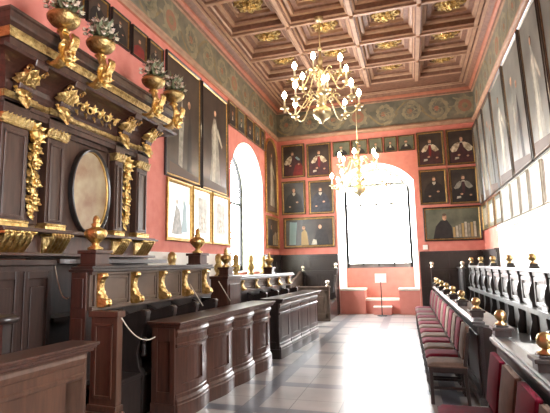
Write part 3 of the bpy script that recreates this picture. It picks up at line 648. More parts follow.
# gilded scroll frieze between the inner brackets
m = MB()
for a, b in ((4.42, 5.22), ):
    n = 5
    for i in range(n):
        y = a+.08+(b-a-.16)*i/(n-1); sg = 1 if i % 2 else -1
        m.tube([(-3.88+.004*t, y+sg*(.075-.007*t)*math.cos(t*.75), 3.6+(.07-.006*t)*math.sin(t*.75)) for t in range(11)], [.016-.0008*t for t in range(11)], 6)
        for an in (.6, 2.2, 4.): m.leaf((-3.88, y+.05*math.cos(an), 3.6+.05*math.sin(an)), (.25, math.cos(an), math.sin(an)), (1, 0, 0), .1, .07, .2)
put(m.build('scroll_frieze', 'gold'), can)
def garland(yc, z0, z1, x):
    m = MB(); z = z1; k = 0; rnd = random.Random(int(yc*100))
    m.sphere((x+.03, yc, z1+.03), .085, 0, 10, 8, sx=.5); 
    for a in range(9): m.leaf((x+.02, yc+.05*math.cos(a*.7), z1+.03+.05*math.sin(a*.7)), (.4, math.cos(a*.7), math.sin(a*.7)), (1, 0, 0), .09, .07, .2)
    while z > z0:
        wd = (.13 if k % 3 else .1)*(1 if (z-z0)/(z1-z0) > .2 else .75)
        for s in (-1, 1):
            m.leaf((x+.015, yc, z), (.03, s*rnd.uniform(.5, .9), -rnd.uniform(.5, 1.)), (1, 0, 0), wd*rnd.uniform(.9, 1.15), .1, .18)
        m.leaf((x+.03, yc, z+.02), (.05, rnd.uniform(-.3, .3), -1), (1, 0, 0), .12, .08, .2)
        if k % 2:
            m.sphere((x+.045, yc+rnd.uniform(-.02, .02), z-.03), .04, 0, 10, 8, sx=.7)
            for q in range(6): m.leaf((x+.04, yc, z-.03), (.05, math.cos(q), math.sin(q)), (1, 0, 0), .07, .055, .15)
        z -= .098; k += 1
    m.leaf((x, yc, z0+.04), (.1, 0, -1), (1, 0, 0), .14, .08, .2)
    put(m.build('garland', 'gold', can), can)
garland(3.965, 2.24, 3.1, -4.03); garland(5.685, 2.24, 3.1, -4.03)

# oval painting
ov = thing('oval_painting', 'oval painting in a black oval frame, in the middle of the carved canopy', 'painting', (-4.072, 4.94, 2.02), PI/2)
pts = ell(0, .585, .38, .585, 40)
m = MB(); pr = [(0, 0), (0, .06), (.012, .075), (.026, .07), (.036, .045), (.044, .05), (.052, .02)]
m.loops([[(x, -d, z) for x, z in offset_poly(pts, o)] for o, d in pr], smooth=True, cap0=True, cap1=False, ms=[0, 0, 0, 0, 0, 1]); m.build('frame', ['black_frame', 'gold_frame'], ov)
ins = offset_poly(pts, .05); m = MB(); m.add([(x, -.02, z) for x, z in ins], [tuple(range(len(ins)))]); m.build('canvas', 'oval', ov)

# flower vases on gilded scroll brackets
def vase():
    r = thing('flower_vase', 'x', 'vase')
    m = MB()     # scroll arm rising from the cornice face
    def ribbon(path, w, t):
        L = []; R_ = []
        for i, (px, pz) in enumerate(path):
            q0, q1 = path[max(0, i-1)], path[min(len(path)-1, i+1)]; dx, dz = q1[0]-q0[0], q1[1]-q0[1]; l = math.hypot(dx, dz); tt = t*(.6+.4*math.sin(PI*i/(len(path)-1)))
            L.append((px-dz/l*tt, pz+dx/l*tt)); R_.append((px+dz/l*tt, pz-dx/l*tt))
        m.extrude(L+R_[::-1], lambda p: (p[0], -w, p[1]), lambda p: (p[0], w, p[1]))
        m.tube([(p[0], -w, p[1]) for p in path], t*.9, 6); m.tube([(p[0], w, p[1]) for p in path], t*.9, 6)
    ribbon([(-.06, -.2), (-.02, -.225), (.04, -.215), (.1, -.16), (.13, -.08), (.13, .01), (.1, .08), (.085, .14)], .045, .026)
    ribbon([(.14, -.12), (.19, -.09), (.235, -.03), (.25, .03), (.235, .06)], .035, .022)
    m.lathe((.08, 0, .12), [(.05, 0), (.07, .02), (.05, .04), (.035, .06)], 12)
    m.build('scroll_bracket', 'gold', r)
    m = MB(); m.sphere((.15, 0, -.12), .085, 0, 12, 10, 1.1, .75, .9)
    m.sphere((.225, 0, -.13), .022, 0, 8, 6)
    for s in (-1, 1): m.sphere((.205, s*.035, -.095), .016, 0, 8, 6); m.sphere((.2, s*.03, -.155), .026, 0, 8, 6)
    for k in range(9): m.leaf((.13, .06*math.cos(k*.7), -.12+.06*math.sin(k*.7)), (.2, math.cos(k*.7), math.sin(k*.7)), (1, 0, 0), .09, .07, .3)
    m.build('mask', 'gold', r)
    m = MB(); m.lathe((.08, 0, .18), [(.03, 0), (.07, .01), (.13, .04), (.165, .085), (.172, .12), (.15, .15), (.14, .155), (.12, .14), (.01, .13)], 20); m.build('bowl', 'gold_old', r)
    m = MB(); rnd = random.Random(5)
    for k in range(110):
        a, b = rnd.uniform(0, 2*PI), rnd.uniform(.0, 1.5); d = Vector((math.cos(a)*math.cos(b), math.sin(a)*math.cos(b), math.sin(b)))
        s = .13*rnd.uniform(.3, 1.1); p = Vector((.08, 0, .33))+Vector((d.x*s, d.y*s, d.z*s*1.6))
        e = Vector((d.x+rnd.uniform(-.6, .6), d.y+rnd.uniform(-.6, .6), d.z+rnd.uniform(-.2, .8)))
        m.leaf(p, e, (-e.y, e.x, .3) if abs(e.normalized().z) > .9 else (0, 0, 1), rnd.uniform(.06, .12), rnd.uniform(.03, .06), rnd.uniform(-.6, .6))
    for k in range(9): m.tube([(.08, 0, .32), (.08+.05*math.cos(k), .05*math.sin(k), .45), (.08+.1*math.cos(k), .1*math.sin(k), .56)], .006, 5)
    f = m.build('foliage', 'leaf', r)
    m = MB()
    for k in range(30):
        a, b = rnd.uniform(0, 2*PI), rnd.uniform(.1, 1.5); d = Vector((math.cos(a)*math.cos(b), math.sin(a)*math.cos(b), math.sin(b)))
        q_ = rnd.uniform(.7, 1.05); p = Vector((.08, 0, .34))+Vector((d.x*.18, d.y*.18, d.z*.26))*q_; c = 0 if rnd.random() < .75 else 1
        m.sphere(p, .013, c, 7, 5)
        for q in range(4): m.leaf(p, (math.cos(q*1.6)+d.x*.4, math.sin(q*1.6)+d.y*.4, d.z*.4), d, .045, .035, .2, c)
    m.build('blossom', ['petal', 'petal_pink'], r)
    return r
VL = ['gilded vase with grey-green flowers on the canopy cornice, nearest the viewer', 'gilded vase with grey-green flowers on the canopy cornice, second from the viewer', 'gilded vase with flowers on the canopy cornice, third from the viewer', 'gilded vase with flowers on the far corner of the canopy cornice']
v0 = vase(); v0.location = (-3.545, 3.72, 4.0); v0['label'] = VL[0]; v0['group'] = 'flower vases on the canopy cornice'
for k, y in enumerate((4.33, 5.5, 6.08)): dup(v0, (-3.545, y, 4.0), VL[k+1])

# ------------------------------------------------------------------ left stalls
RL = -.0724
def rowpos(y, c): return (c+.0725*y, y, 0)
def urn(root, y, z, x=-.1, s=1., mt='gold'):
    m = MB(); m.box(x-.1*s, x+.1*s, y-.1*s, y+.1*s, z, z+.02); m.box(x-.085*s, x+.085*s, y-.085*s, y+.085*s, z+.02, z+.11*s); m.box(x-.105*s, x+.105*s, y-.105*s, y+.105*s, z+.11*s, z+.14*s)
    p = m.build('pedestal', 'wood', root, bevel=.004)
    m = MB(); b = z+.14*s
    m.lathe((x, y, b), [(r*s, q*s) for r, q in [(.06, 0), (.065, .02), (.03, .04), (.028, .06), (.05, .08), (.085, .12), (.095, .155), (.08, .185), (.045, .2), (.03, .21), (.042, .23), (.025, .245), (.03, .27), (.02, .3), (.001, .315)]], 24, flute=.05, nf=8)
    m.build('urn_finial', mt, root)
def scroll_bracket(root, y, z0, z1, x=0., w=.045, mt='gold'):
    """gilded S-bracket: small volute on top, large one below"""
    h = z1-z0; k = h/.4; m = MB()
    P = [(.0, 1.), (.085, 1.), (.1, .97), (.1, .9), (.075, .87), (.06, .8), (.05, .7), (.045, .58), (.055, .46), (.075, .36), (.1, .28), (.135, .22), (.16, .17), (.165, .1), (.14, .04), (.1, .0), (0, 0)]
    m.extrude([(x+px*k, z0+pz*h) for px, pz in P], lambda p: (p[0], y-w, p[1]), lambda p: (p[0], y+w, p[1]))
    m.tube([(x+.06*k, y-w*1.2, z0+.93*h), (x+.06*k, y+w*1.2, z0+.93*h)], .036*k, 12)
    m.tube([(x+.11*k, y-w*1.25, z0+.13*h), (x+.11*k, y+w*1.25, z0+.13*h)], .05*k, 12); m.sphere((x+.165*k, y, z0+.1*h), .026*k, 0, 8, 6)
    m.leaf((x+.045*k, y, z0+.62*h), (.3, 0, -1), (1, 0, .3), .2*k, w*2.6, .25)
    return m.build('bracket', mt, root, bevel=.004)
def divider(root, y, x0=-.15, x1=.36, top=1.08, t=.035, mt='wood_black'):
    m = MB(); poly = [(x0, 0), (x1, 0), (x1, .42), (x1-.06, .5), (x1-.09, .66), (x1-.04, .84), (x1+.03, top-.1), (x1+.04, top-.02), (x1-.02, top), (x1-.14, top-.03), (x0+.12, top-.06), (x0, top)]
    m.extrude(poly, lambda p: (p[0], y-t, p[1]), lambda p: (p[0], y+t, p[1]))
    m.tube([(x1-.0, y-t*1.25, top-.035), (x1-.0, y+t*1.25, top-.035)], .034, 12)
    d = m.build('divider', mt, root, bevel=.004)
    m = MB(); m.sphere((x1-.02, y, .8), .035); m.lathe((x1-.02, y, .62), [(.02, 0), (.035, .02), (.02, .05), (.03, .1), (.02, .15)], 10); m.build('knob', 'wood_black', d)
    return d
def stall_row(label, y0, c, L, zt, zb, pitch, nb, first, urns, br_h, group=None, end_panel=True, depth=.2, us=1., top_over=.06):
    r = thing('stall_row', label, 'choir stalls', rowpos(y0, c), RL, group)
    m = MB(); m.box(-depth, 0, 0, L, zb, zt-.06); n = max(1, nb-1)
    y = first
    edges = [first+pitch*k for k in range(nb)]
    for a, b in zip(edges, edges[1:]):
        for (p, q, z0, z1) in ((a+.07, b-.07, zt-.13, zt-.1), (a+.07, b-.07, zb+.06, zb+.09)): m.box(0, .015, p, q, z0, z1)
        m.box(0, .015, a+.06, a+.085, zb+.06, zt-.1); m.box(0, .015, b-.085, b-.06, zb+.06, zt-.1)
    m.box(0, .04, 0, L, zb, zb+.045); m.box(0, .03, 0, L, zt-.09, zt-.06)
    for e in edges: m.box(0, .03, e-.06, e+.06, zb+.04, zt-.09)
    m.build('back_panel', 'wood_grey', r, bevel=.005)
    m = MB(); m.box(-depth-top_over, .07, -.03, L+.03, zt-.06, zt-.03); m.box(-depth-top_over+.02, .05, -.02, L+.02, zt-.03, zt); m.build('top_rail', 'wood_black', r, bevel=.006)
    for e in edges: scroll_bracket(r, e, zb+.03, zt-.075, .03, .034)
    m = MB(); m.box(-depth, -depth+.06, 0, L, 0, zb); m.build('lower_back', 'wood_black', r)
    m = MB(); m.box(-depth+.06, .2, .02, L, .4, .45); m.box(.14, .19, .02, L, .0, .4); m.build('seat', 'wood_black', r, bevel=.008)
    for e in edges[(1 if end_panel else 0):]: divider(r, e, -depth+.06, .22, zb-.04)
    for u in urns: urn(r, u, zt, -depth/2, us)
    return r
cB = -3.42
sB = stall_row('long stall row with gilded scroll brackets and two gilt urns, in front of the canopy', 3.87, cB, 2.46, 1.62, 1.17, .53, 5, .1, (.17, 2.28), .4, us=1.2)
# carved end panel of that row
X = .1
m = MB(); m.box(X-.02, X+.30, -.05, .03, .1, 1.16); m.box(X+.03, X+.25, -.062, -.05, .36, .39); m.box(X+.03, X+.25, -.062, -.05, 1.03, 1.06); m.box(X+.03, X+.055, -.062, -.05, .36, 1.06); m.box(X+.225, X+.25, -.062, -.05, .36, 1.06)
m.box(X-.05, X+.33, -.09, .04, 0, .24); m.box(X-.035, X+.315, -.07, .04, .24, .3); m.box(X-.04, X+.32, -.07, .04, 1.12, 1.18); m.build('end_panel', 'wood_red', sB, bevel=.006)
m = MB(); m.box(-.22, -.02, -.03, .0, 0, 1.56); m.box(-.19, -.05, -.045, -.03, 1.2, 1.5); m.box(-.19, -.05, -.045, -.03, .2, 1.1); m.build('end_panel', 'wood', sB, bevel=.006)

# far part of the same side: post with urn, then a lower row
bl = thing('stall_end_post', 'dark square stall post with gilt urn, where the bracketed row steps down', 'post', rowpos(6.72, -3.42), RL)
m = MB(); m.box(-.2, .1, 0, .5, 0, 1.38); m.box(-.22, .12, -.02, .52, 1.38, 1.43); m.box(.1, .12, .06, .44, .2, 1.3); m.build('post', 'wood', bl, bevel=.006)
urn(bl, .25, 1.43, -.05)
sB2 = stall_row('lower far stall row with small gilt brackets, running beneath the left window', 7.3, -3.5, 3.1, 1.4, 1.12, .62, 5, .3, (1.95, ), .25)
# row against the wall
rw = thing('stall_row', 'plain dark stall row against the left wall, gilt finials showing over the front row', 'choir stalls', (-3.72, 6.65, 0), -.02)
m = MB(); m.box(-.4, -.3, 0, 6.2, 0, 1.36); m.build('back_panel', 'wood_black', rw); m = MB(); m.box(-.3, .1, 0, 6.2, .42, .47); m.build('seat', 'wood_black', rw)
m = MB(); m.box(-.36, -.2, 0, 6.2, 1.3, 1.36); m.build('top_rail', 'wood_black', rw, bevel=.005)
for k in range(6):
    y = .35+k*.95
    m = MB(); m.box(-.3, .12, y-.03, y+.03, 0, 1.0); m.build('divider', 'wood_black', rw, bevel=.004)
    m = MB(); m.lathe((-.28, y, 1.36), [(1.3*r_, 1.35*z_) for r_, z_ in [(.06, 0), (.07, .02), (.04, .05), (.075, .12), (.08, .16), (.045, .21), (.05, .24), (.06, .28), (.055, .33), (.03, .36), (.001, .37)]], 14); m.build('finial', 'gold_old', rw)

# desks in front of the left stalls: bowed pilasters between panels
def bow_desk(label, y0, y1, n, mats, bulge=.06, D=.34, ps=1., ov=.01, win=(-.718, .503)):
    L = y1-y0; r = thing('stall_desk', label, 'desk', rowpos(y0, -2.73), RL, 'panelled desks along the left aisle')
    m = MB(); m.box(-D, -.05, 0, L, 0, .94); 
    m.box(-D-.01, -D+.03, -.012, .0, .2, .9) if 0 else None
    # end face panel (towards the viewer and away)
    for ya, yb in ((-.015, 0), (L, L+.015)):
        m.box(-D+.0, -D+.07, ya, yb, .16, .94); m.box(-.11, -.05, ya, yb, .16, .94); m.box(-D+.07, -.11, ya, yb, .8, .94); m.box(-D+.07, -.11, ya, yb, .16, .28)
    m.box(-D-.01, -.04, -.02, L+.02, 0, .16)
    m.build('body', mats[0], r, bevel=.005)
    m = MB(); m.box(-D-.04, .03+ov, -.035, L+.035, .965, .985); m.box(-D-.02, .015+ov, -.02, L+.02, .94, .965); m.box(-D-.05, .045+ov, -.05, L+.05, .985, 1.01); m.build('desk_top', mats[1], r, bevel=.007)
    w = L/n; prof = [(.05, 0), (.05, .15), (.04, .16), (.045, .185), (.03, .2), (.012, .215), (.012, .25), (0, .26), (0, .34), (0, .345), (0, .69), (0, .695), (0, .73), (.015, .735), (.03, .75), (.03, .77), (.01, .78), (.01, .84), (.03, .85), (.045, .875), (.05, .89), (.035, .915), (.035, .94)]
    T = [-1, -.99, win[0]-.003, win[0]+.003, -.4, 0, .2, win[1]-.003, win[1]+.003, .85, .98, 1]
    for i in range(n):
        pc, pw = (i+.5)*w, w*.485; m = MB()
        def X(o, z, t):
            o *= ps; ins = .022 if ((.34 < z < .693 or (not bulge and .34 < z < .732)) and win[0] < t < win[1]) else 0
            return o-ins+bulge*math.cos(PI/2*t)-.05
        m.loops([[(X(o, z, t) if abs(t) < 1 else -.06, pc+t*pw+o*.3*(1 if t > .9 else -1 if t < -.9 else 0), z) for t in T] for o, z in prof], close=False, cap0=False, cap1=False)
        m.build('bowed_panel', mats[0], r)
    return r
bow_desk('foreground stall desk cut by the left edge of the photo', 1.75, 3.13, 1, ('wood_red', 'wood'), .0, .2, .45, .0, (-.8, .74))
bow_desk('long stall desk with four bowed panels, middle of the left aisle', 4.4, 7.12, 4, ('wood', 'wood'), .05, .34, .65, .0)
bow_desk('far stall desk with four slim panels, beyond the long bowed desk', 7.55, 9.95, 4, ('wood_black', 'wood_black'), .008, .34, .55, .0, (-.6, .6))
# armrest post at the left edge
ap = thing('stall_armrest_post', 'dark turned armrest post at the left edge, behind the foreground desk', 'post', (-3.34, 3.02, 0))
m = MB(); m.box(-.14, .08, -.04, .04, 0, 1.15); m.build('post', 'wood_black', ap); m = MB(); m.lathe((0, 0, 1.15), [(.1, 0), (.13, .02), (.135, .05), (.1, .07), (.001, .085)], 14, sx=1.2); m.build('armrest', 'wood_black', ap)

# hanging cords
def cord(name, label, a, b, sag):
    pts = [Vector(a).lerp(Vector(b), t/16)+Vector((0, 0, -sag*4*(t/16)*(1-t/16))) for t in range(17)]
    m = MB(); m.tube(pts, .006, 6); tag(m.build(name, 'cord'), label, 'cord')
cord('barrier_cord', 'thin pale cord sagging across the niche below the canopy', (-3.72, 4.02, 1.63), (-3.42, 3.9, 1.3), .12)
cord('barrier_cord', 'thin pale cord sagging beside the brown stall end panel', (-2.7, 3.79, 1.12), (-2.66, 4.33, .86), .1)
for k, (x, y, lab) in enumerate(((-2.87, 5.55, 'thin pale barrier rod slanting by the third gilt bracket'), (-2.8, 6.35, 'thin pale barrier rod slanting past the gilt urn of the end post'))):
    m = MB(); m.tube([(x-.02, y, 1.36), (x+.13, y+.1, 1.06)], .006, 6); tag(m.build('barrier_cord', 'cord'), lab, 'cord')  # two straight rods, kept under the cords' name

# corner stall on the far left
cs = thing('corner_stall', 'dark panelled corner stall with white knob finials, left of the big window', 'choir stall', (-2.75, 13.4, 0))
def knob(root, x, y, z, r=.06, mt='white_knob', part='finial'):
    m = MB(); m.lathe((x, y, z), [(.05, 0), (.055, .02), (.025, .04), (.03, .05)]+[(max(.001, r*math.sin(PI*i/8)), .05+r-r*math.cos(PI*i/8)) for i in range(1, 9)], 12); m.build(part, mt, root)
M['white_knob'] = mat('worn_brass_knob', (240, 230, 205), .2, .6)
m = MB(); m.box(-.45, .5, -.75, -.69, 0, .92)
for a, b in ((-.4, -.02), (.06, .44)): m.box(a, b, -.77, -.75, .75, .84); m.box(a, b, -.77, -.75, .1, .2); m.box(a, a+.07, -.77, -.75, .1, .84); m.box(b-.07, b, -.77, -.75, .1, .84); m.box(a+.12, b-.12, -.765, -.75, .28, .68)
m.box(-.47, .52, -.79, -.67, .92, .96); m.build('front_panel', 'wood_grey', cs, bevel=.005)
m = MB(); m.box(-.62, .42, .8, .88, 0, 1.32); m.box(-.64, .44, .78, .9, 1.32, 1.37)
for a, b in ((-.58, -.12), (-.06, .38)): m.box(a, b, .78, .8, 1.2, 1.27); m.box(a, b, .78, .8, .65, .7); m.box(a, a+.05, .78, .8, .65, 1.27); m.box(b-.05, b, .78, .8, .65, 1.27)
m.build('back_panel', 'wood_black', cs, bevel=.005)
m = MB(); poly = [(-.75, .0), (.8, 0), (.8, 1.37), (.5, 1.36), (.1, 1.22), (-.3, 1.16), (-.75, 1.0)]
m.extrude(poly, lambda p: (-.68, p[0], p[1]), lambda p: (-.62, p[0], p[1]))
for k in range(4): m.box(-.62, -.60, -.6+.34*k, -.36+.34*k, .5, .95)
m.build('side_panel', 'wood_grey', cs, bevel=.005)
m = MB(); m.box(-.6, .4, -.1, .78, .42, .47); m.build('seat', 'wood_black', cs)
m = MB(); m.box(.4, .5, .72, .82, 0, 1.4); m.box(.38, .52, .7, .84, 1.4, 1.44); poly = [(-.66, 0), (.8, 0), (.8, 1.25), (.66, 1.22), (.56, 1.02), (.42, .9), (.36, .72), (.5, .56), (.4, .48), (-.4, .46), (-.6, .6), (-.66, .9)]
m.extrude(poly, lambda p: (.42, p[0], p[1]), lambda p: (.48, p[0], p[1])); m.build('scrolled_arm', 'wood_black', cs, bevel=.005)
knob(cs, -.62, .82, 1.37); knob(cs, .45, .77, 1.44); knob(cs, .44, -.72, .96)

# corner stall on the far right
cr = thing('corner_stall', 'dark panelled corner stall with slatted side, right of the big window', 'choir stall', (1.0, 13.7, 0))
m = MB(); m.box(-.42, .42, .55, .62, 0, 1.3); m.box(-.44, .44, .53, .64, 1.3, 1.34)
for a, b in ((-.4, -.04), (.04, .4)): m.box(a, b, .53, .55, 1.18, 1.25); m.box(a, b, .53, .55, .62, .68); m.box(a, a+.05, .53, .55, .62, 1.25); m.box(b-.05, b, .53, .55, .62, 1.25)
m.build('back_panel', 'wood_black', cr, bevel=.005)
m = MB(); m.box(-.42, .3, -.1, .55, .42, .47); m.build('seat', 'wood_black', cr)
m = MB(); m.box(-.46, -.38, .45, .55, 0, 1.42); m.build('post', 'wood_black', cr, bevel=.005); knob(cr, -.42, .5, 1.42)
m = MB(); m.box(.3, .36, -.5, .55, 0, 1.38)
for k in range(5): m.box(.28, .30, -.46+.2*k, -.36+.2*k, .8, 1.3)
m.box(.26, .4, -.52, .57, 1.38, 1.42); m.build('side_panel', 'lacquer', cr, bevel=.005); knob(cr, .33, -.42, 1.42)

# ------------------------------------------------------------------ right side: desks, bench, chairs
def railx(y): return .74-.014*y
RR = .014
def right_desk(label, y0, y1, posts, dw):
    r = thing('stall_desk', label, 'desk', (railx(y0), y0, 0), RR, 'polished black desks along the right aisle'); L = y1-y0
    m = MB(); m.box(.02, .07, 0, L, 0, .86); n = max(1, round(L/1.3)); w = L/n
    for i in range(n):
        a, b = i*w+.05, (i+1)*w-.05; m.box(0, .02, a, b, .68, .76); m.box(0, .02, a, b, .1, .2); m.box(0, .02, a, a+.08, .1, .76); m.box(0, .02, b-.08, b, .1, .76)
    m.box(-.02, .08, 0, L, 0, .08); m.box(0, .02, 0, L, .78, .86); m.build('front_panel', 'lacquer', r, bevel=.005)
    m = MB(); m.box(-.035, .1, -.02, L+.02, .86, .885); m.box(-.05, .09, -.03, L+.03, .885, .92); m.box(-.03, .07, -.02, L+.02, .92, .945); m.build('front_rail', 'lacquer', r, bevel=.01)
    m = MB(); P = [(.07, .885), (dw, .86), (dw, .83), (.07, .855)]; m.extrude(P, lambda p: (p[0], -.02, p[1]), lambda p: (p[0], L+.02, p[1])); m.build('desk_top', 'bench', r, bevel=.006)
    for ya in (0, L-.06):
        m = MB(); m.extrude([(.07, 0), (dw-.04, 0), (dw-.04, .3), (dw-.09, .5), (dw-.06, .7), (dw-.02, .83), (.07, .85)], lambda p: (p[0]-.05 if p[0] < .1 else p[0], ya, p[1]), lambda p: (p[0]-.05 if p[0] < .1 else p[0], ya+.06, p[1])); m.build('end_panel', 'wood_black', r, bevel=.005)
    for y in posts:
        y -= y0; m = MB(); m.box(-.03, .1, y-.065, y+.065, .945, 1.0); m.box(-.05, .12, y-.085, y+.085, 1.0, 1.025); m.box(-.015, .085, y-.05, y+.05, 1.025, 1.04)
        p = m.build('post', 'wood_black', r, bevel=.005)
        m = MB(); m.lathe((.035, y, 1.04), [(.045, 0), (.05, .012), (.025, .025), (.028, .035)]+[(max(.001, .05*math.sin(PI*i/10)), .03+.05-.05*math.cos(PI*i/10)) for i in range(1, 11)], 20); m.build('ball_finial', 'brass_ball', p)
    return r
M['brass_ball'] = mat('old_brass_ball', (186, 158, 106), .3, 1., rgb2=(212, 186, 136), scale=6)
right_desk('near polished black desk with brass ball finials, beside the closest chairs', 1.5, 4.48, (1.75, 3.08, 4.38), .46)
right_desk('long far black desk with brass ball finials, behind the row of velvet chairs', 5.62, 13.0, (5.8, 7.2, 8.45, 9.7, 10.95, 12.1, 12.85), .37)

rb_ = thing('stall_bench', 'long polished black bench with panelled high back along the right wall', 'bench', (1.715, 5.25, 0), .03)
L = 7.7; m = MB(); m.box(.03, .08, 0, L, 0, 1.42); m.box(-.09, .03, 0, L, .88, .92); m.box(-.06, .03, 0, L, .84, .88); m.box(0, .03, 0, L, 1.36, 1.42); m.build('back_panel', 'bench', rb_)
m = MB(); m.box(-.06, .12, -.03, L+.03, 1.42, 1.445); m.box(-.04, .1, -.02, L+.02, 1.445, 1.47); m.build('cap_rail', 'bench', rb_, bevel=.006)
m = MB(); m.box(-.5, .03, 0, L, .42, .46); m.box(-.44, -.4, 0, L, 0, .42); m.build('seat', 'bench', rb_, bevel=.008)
n = 11
for i in range(n+1):
    y = .03+(L-.06)*i/n
    if i < n:
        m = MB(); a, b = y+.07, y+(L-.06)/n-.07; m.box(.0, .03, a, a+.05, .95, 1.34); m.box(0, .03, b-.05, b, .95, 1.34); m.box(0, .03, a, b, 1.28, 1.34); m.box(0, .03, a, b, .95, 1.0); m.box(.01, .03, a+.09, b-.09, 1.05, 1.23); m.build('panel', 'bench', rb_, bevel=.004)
    m = MB(); m.extrude([(.03, .92), (-.035, .92), (-.03, .98), (-.05, 1.04), (-.06, 1.12), (-.045, 1.2), (-.02, 1.26), (-.02, 1.34), (-.035, 1.42), (.03, 1.42)], lambda p: (p[0], y-.03, p[1]), lambda p: (p[0], y+.03, p[1])); d_ = m.build('divider', 'wood_black', rb_, bevel=.004)
    m = MB(); m.extrude([(.03, .46), (-.08, .46), (-.09, .54), (-.07, .62), (-.05, .72), (-.06, .84), (.03, .84)], lambda p: (p[0], y-.025, p[1]), lambda p: (p[0], y+.025, p[1])); m.build('armrest', 'wood_black', d_, bevel=.004)
    if i % 2 == 1 or i == n:
        m = MB(); m.box(-.04, .1, y-.075, y+.075, 1.47, 1.5); m.box(-.025, .085, y-.06, y+.06, 1.5, 1.54); p = m.build('post', 'wood_black', rb_, bevel=.004)
        m = MB(); m.lathe((.03, y, 1.54), [(.05, 0), (.03, .015), (.03, .025)]+[(max(.001, .058*math.sin(PI*i_/10)), .03+.058-.058*math.cos(PI*i_/10)) for i_ in range(1, 11)], 20); m.build('ball_finial', 'brass_ball', p)
m = MB(); m.extrude([(.08, 0), (-.4, 0), (-.44, .3), (-.36, .5), (-.46, .66), (-.5, .78), (-.44, .88), (-.34, .88), (-.3, .8), (-.36, .76), (-.26, .7), (-.16, .82), (-.12, 1.0), (-.16, 1.12), (-.06, 1.24), (-.05, 1.42), (.08, 1.42)], lambda p: (p[0], -.05, p[1]), lambda p: (p[0], .02, p[1])); m.build('scrolled_end', 'wood_black', rb_, bevel=.006)

def chair(fab, label):
    """faces -x; origin under the middle of the seat"""
    r = thing('velvet_chair', label, 'chair')
    m = MB(); n = 8     # domed cushion
    def top(u, v):
        x, y = -.22+.425*u, -.22+.44*v; e = min(u, 1-u, v, 1-v); return (x, y, .42+.035*min(1, (e/.16))**.5)
    m.grid(top, 12, 12); m.box(-.22, .205, -.22, .22, .405, .421)
    m.build('seat', fab, r, bevel=.012)
    m = MB(); m.box(-.212, .195, -.212, .212, .345, .405); m.build('seat_frame', 'wood_black', r, bevel=.004)
    def bx(z): return .17+.06*(z-.45)/.4
    m = MB()
    def bk(o): 
        return [(bx(z)+o+.012*math.cos(PI*t), t*w, z) for z, w, t in ()]
    za, zb = .5, .87
    m.loops([[(bx(za)-.025, y, za), (bx(za)+.02, y, za), (bx(zb)+.02, y, zb), (bx(zb)-.025, y, zb)] for y in (-.2, .2)])
    m.grid(lambda u, v: (bx(za+(zb-za)*v)-.025-.018*(math.sin(PI*u)*math.sin(PI*v))**.5, -.2+.4*u, za+(zb-za)*v), 10, 8)
    m.build('backrest', fab, r, bevel=.012)
    for sy in (-1, 1):
        m = MB(); m.box(-.205, -.165, sy*.195-.02, sy*.195+.02, 0, .385); m.build('leg', 'wood_black', r, bevel=.004)
        m = MB(); m.loops([[(x+dx, sy*.195+dy, z) for dx, dy in ((-.018, -.018), (.018, -.018), (.018, .018), (-.018, .018))] for x, z in ((.2, 0), (.18, .25), (.18, .45), (bx(.8)+.015, .8))]); m.build('leg', 'wood_black', r, bevel=.004)
    for x0, x1, y0, y1, z in ((-.19, -.18, -.2, .2, .14), (-.19, -.18, -.2, .2, .25), (-.18, .19, -.205, -.185, .18), (-.18, .19, .185, .205, .18)):
        m = MB(); m.box(x0-.006, x1+.006, y0, y1, z-.014, z+.014); m.build('stretcher', 'wood_black', r)
    return r
protos = {}
def place_chair(y, fab, label):
    x = railx(y)-.33; g = 'red velvet chairs along the right aisle' if fab == 'velvet' else 'taupe chairs along the right aisle'
    if fab not in protos:
        c = chair(fab, label); c.location = (x, y, 0); c['group'] = g; protos[fab] = c
    else: dup(protos[fab], (x, y, 0), label)
near = [(3.86, 'velvet'), (3.4, 'taupe'), (2.94, 'velvet'), (2.48, 'taupe')]
nl = ['red velvet chair in the near row, farthest of it, back against the desk end', 'taupe chair in the near row, second from its far end', 'red velvet chair in the near row, third from its far end', 'taupe chair in the near row, cut by the bottom edge of the photo']
for (y, f), l in zip(near, nl): place_chair(y, f, l)
cnt = {'velvet': 0, 'taupe': 0}
ORD = ordn+['eighth', 'ninth', 'tenth']
for k in range(14):
    f = 'taupe' if k % 2 == 0 else 'velvet'; y = 5.78+.495*k
    nm = 'taupe chair' if f == 'taupe' else 'red velvet chair'
    place_chair(y, f, f'{nm} in the long far row, {ORD[cnt[f]]} {"taupe" if f == "taupe" else "red"} one counted from the gap'); cnt[f] += 1

# sign on a stand before the big window
ss = thing('sign_stand', 'white card on a slim black floor stand in front of the big window', 'sign', (-.93, 14.1, 0))
m = MB(); m.lathe((0, 0, 0), [(.15, 0), (.15, .015), (.03, .03), (.001, .032)], 20); m.build('base', 'iron', ss)
m = MB(); m.tube([(0, 0, .02), (0, 0, 1.0)], .014, 8); m.build('pole', 'iron', ss)
m = MB(); m.loops([[(-.17, .0, .98), (.17, 0, .98), (.17, .04, 1.26), (-.17, .04, 1.26)], [(-.17, .012, .98), (.17, .012, .98), (.17, .052, 1.26), (-.17, .052, 1.26)]]); m.build('card', 'white', ss)

